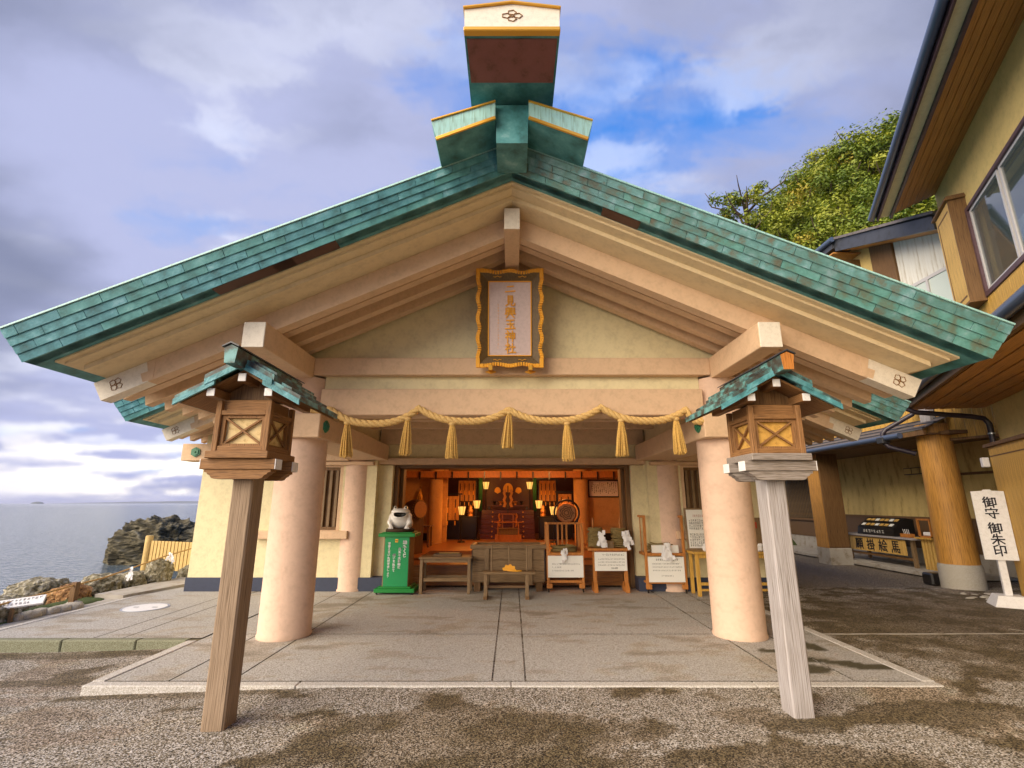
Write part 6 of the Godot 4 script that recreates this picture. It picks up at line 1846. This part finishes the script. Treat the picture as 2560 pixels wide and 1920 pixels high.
func make_shore() -> void:
	var rocks := [
		["shore_rock", "long mossy boulder carrying the small white plate", Vector3(-7.85, -0.10, -7.75), Vector3(0.48, 0.36, 0.75), M.rock, 1],
		["shore_rock", "rusty orange boulder next to the wooden stake", Vector3(-7.95, 0.0, -9.45), Vector3(0.30, 0.21, 0.28), M.rock_orange, 2],
		["shore_rock", "grey squarish boulder behind the orange boulder", Vector3(-8.0, 0.02, -10.15), Vector3(0.32, 0.27, 0.33), M.rock, 3],
		["shore_rock", "upright jagged dark rock by the picket fence", Vector3(-7.55, 0.06, -11.1), Vector3(0.24, 0.42, 0.26), M.rock, 4],
		["shore_rock", "brown block beside the upright jagged rock", Vector3(-7.75, 0.02, -10.65), Vector3(0.22, 0.25, 0.22), M.rock, 5],
		["shore_rock", "rounded grey rock at the water behind the boulders", Vector3(-9.2, -0.12, -10.2), Vector3(0.5, 0.33, 0.45), M.rock, 6],
		["shore_rock", "low dark rock between stake and water", Vector3(-8.6, -0.15, -8.8), Vector3(0.4, 0.28, 0.4), M.rock, 7],
		["shore_rock", "low flat rock seaward of the mossy boulder", Vector3(-9.7, -0.55, -8.2), Vector3(1.0, 0.5, 0.9), M.rock, 8],
		["shore_rock", "flat grey rock at the foot of the picket fence", Vector3(-8.4, -0.02, -11.6), Vector3(0.5, 0.18, 0.4), M.rock, 9],
		["shore_rock", "small dark rock tucked beside the hall corner", Vector3(-7.25, 0.0, -11.9), Vector3(0.35, 0.32, 0.3), M.rock, 10],
		["shore_rock", "big low rock on the left edge of the shore", Vector3(-8.9, -0.4, -5.0), Vector3(1.2, 0.5, 1.6), M.rock, 11],
	]
	for q in rocks:
		tag(part(numbered(q[0]), blob(q[5], q[3], 0.24, 0.1, 26, 40, 0.012), q[4], self, q[2], Basis(Vector3.UP, q[5] * 0.8)), q[1], "rock", "boulders along the shore")
	for k in 7:
		tag(part(numbered("edging_stone"), blob(30 + k, Vector3(rr(0.07, 0.15), rr(0.05, 0.09), rr(0.07, 0.15)), 0.2, 0.09, 10, 14), M.stonelight, self, Vector3(-7.15 - rr(0, 0.12), 0.0, -8.75 + k * 0.16)), "fist sized grey stone lying along the paved edge by the stake", "stone", "small stones by the stake")
	tag(part("sea_rock", blob(50, Vector3(2.25, 2.25, 2.2), 0.30, 0.16, 60, 90, 0.022), M.searock, self, Vector3(-23.1, -1.65, -33.5)), "large rugged rock standing in the sea beyond the fence", "rock")
	tag(part("sea_rock_001", blob(51, Vector3(1.6, 1.5, 1.6), 0.32, 0.16, 46, 70, 0.022), M.searock, self, Vector3(-20.4, -1.6, -33.8)), "smaller brown rock leaning against the large sea rock", "rock")
	# moss cushions on the verge
	var ms := mb()
	for k in 90:
		var z := rr(-11.0, -6.8)
		ms.ellipsoid(Vector3(-7.35 - rr(0.0, 0.35), -0.03, z), Vector3(rr(0.06, 0.2), rr(0.02, 0.06), rr(0.08, 0.3)), 6, 9)
	var mo := part("moss_patches", ms, M.moss, self)
	mo.set_meta("kind", "stuff")
	tag(mo, "green moss growing along the paved edge below the boulders", "moss")
	# picket fence
	var t := thing("picket_fence", "short yellow picket fence between the hall corner and the sea", "fence", Vector3(-9.0, 0.05, -12.7), deg_to_rad(-22.0))
	part("fence_post", mb().lathe([Vector2(0.085, 0), Vector2(0.085, 0.80), Vector2(0.07, 0.82), Vector2(0.001, 0.82)], 16), M.fencewood, t)
	for k in 14:
		var x := 0.16 + k * 0.125
		part("picket", mb().bb(x - 0.05, x + 0.05, 0.04, 0.70, -0.012, 0.012, 0.004), M.fencewood, t)
	for y in [0.18, 0.56]:
		part("fence_rail", mb().bb(0.05, 1.95, y, y + 0.06, -0.06, -0.014), M.fencewood, t)
	# stake, cord and paper strips
	tag(part("wooden_stake", mb().bb(-0.045, 0.045, -0.15, 0.40, -0.045, 0.045, 0.006), M.brownwood, self, Vector3(-7.28, -0.03, -8.72)), "square brown wooden stake holding the straw cord", "stake")
	t = thing("boundary_rope", "thin straw cord strung along the shore rocks with white paper strips", "cord", Vector3(-7.28, 0.3, -8.72))
	part("cord", mb().tube([Vector3(0.05, -0.16, 3.5), Vector3(-0.02, -0.10, 2.2), Vector3(-0.03, -0.06, 1.2), Vector3(0.0, 0.02, 0.05), Vector3(-0.03, 0.05, -0.6), Vector3(-0.12, 0.14, -1.5), Vector3(-0.2, 0.24, -2.4), Vector3(0.1, 0.4, -3.2), Vector3(0.75, 0.62, -4.2)], 0.013, 6), M.cord, t)
	for q in [Vector3(0.02, -0.05, 1.45), Vector3(-0.08, 0.12, -1.3), Vector3(-0.15, 0.27, -2.5)]:
		shide(t, "paper_strip", q, 4, 0.85)
	t = thing("name_plate", "small slanted white plate with black writing on the mossy boulder", "plate", Vector3(-7.22, 0.16, -7.62), 0.45)
	part("plate", mb().bb(-0.34, 0.34, 0.0, 0.16, -0.015, 0.015, 0.003), M.whitepaint, t, Vector3(0, 0.02, 0), Basis(Vector3.BACK, 0.10) * Basis(Vector3.RIGHT, -0.9))
	part("writing", fine_print([[0.115, 0.05, 0.62], [0.05, 0.2, 0.5]], -0.32, 0.045, 0.035), M.ink, t, Vector3(0, 0.02, 0) + Basis(Vector3.RIGHT, -0.9) * Vector3(0, 0, 0.017), Basis(Vector3.BACK, 0.10) * Basis(Vector3.RIGHT, -0.9))
	part("prop", mb().bb(-0.02, 0.02, -0.25, 0.03, -0.05, 0.0), M.brownwood, t)
	# manhole cover
	t = thing("manhole_cover", "pale round manhole cover set in the paving left of the porch", "manhole cover", Vector3(-5.95, 0.001, -8.57))
	part("lid", mb().lathe([Vector2(0.001, 0.008), Vector2(0.30, 0.008), Vector2(0.305, 0.0)], 40, Transform3D.IDENTITY, true), M.whitepaint, t)
	part("rim", mb().lathe([Vector2(0.308, 0.0), Vector2(0.308, 0.006), Vector2(0.335, 0.006), Vector2(0.335, 0.0)], 40), M.steel, t)
	for x in [-0.15, 0.15]:
		part("lift_slot", mb().bb(x - 0.04, x + 0.04, 0.0085, 0.010, -0.018, 0.018), M.black, t)

func _ready() -> void:
	rng.seed = 77
	make_materials()
	make_view()
	make_ground()
	make_shrine()
	make_near_building()
	make_far_building()
	make_trees()
	rng.seed = 5
	make_shore()
	lamp_post(Vector3(-2.27, 0, -4.3), "wooden lamp post with pale paper panels on the sea side of the porch", M.postwood, M.paper, M.lampwood, false)
	lamp_post(Vector3(2.33, 0, -4.5), "weathered grey lamp post with amber panels beside the wooden buildings", M.postgrey, M.paper_warm, M.armgrey, true)
	make_plaque()
	make_rope()
	make_front_things()
	make_inside()
	make_right_things()
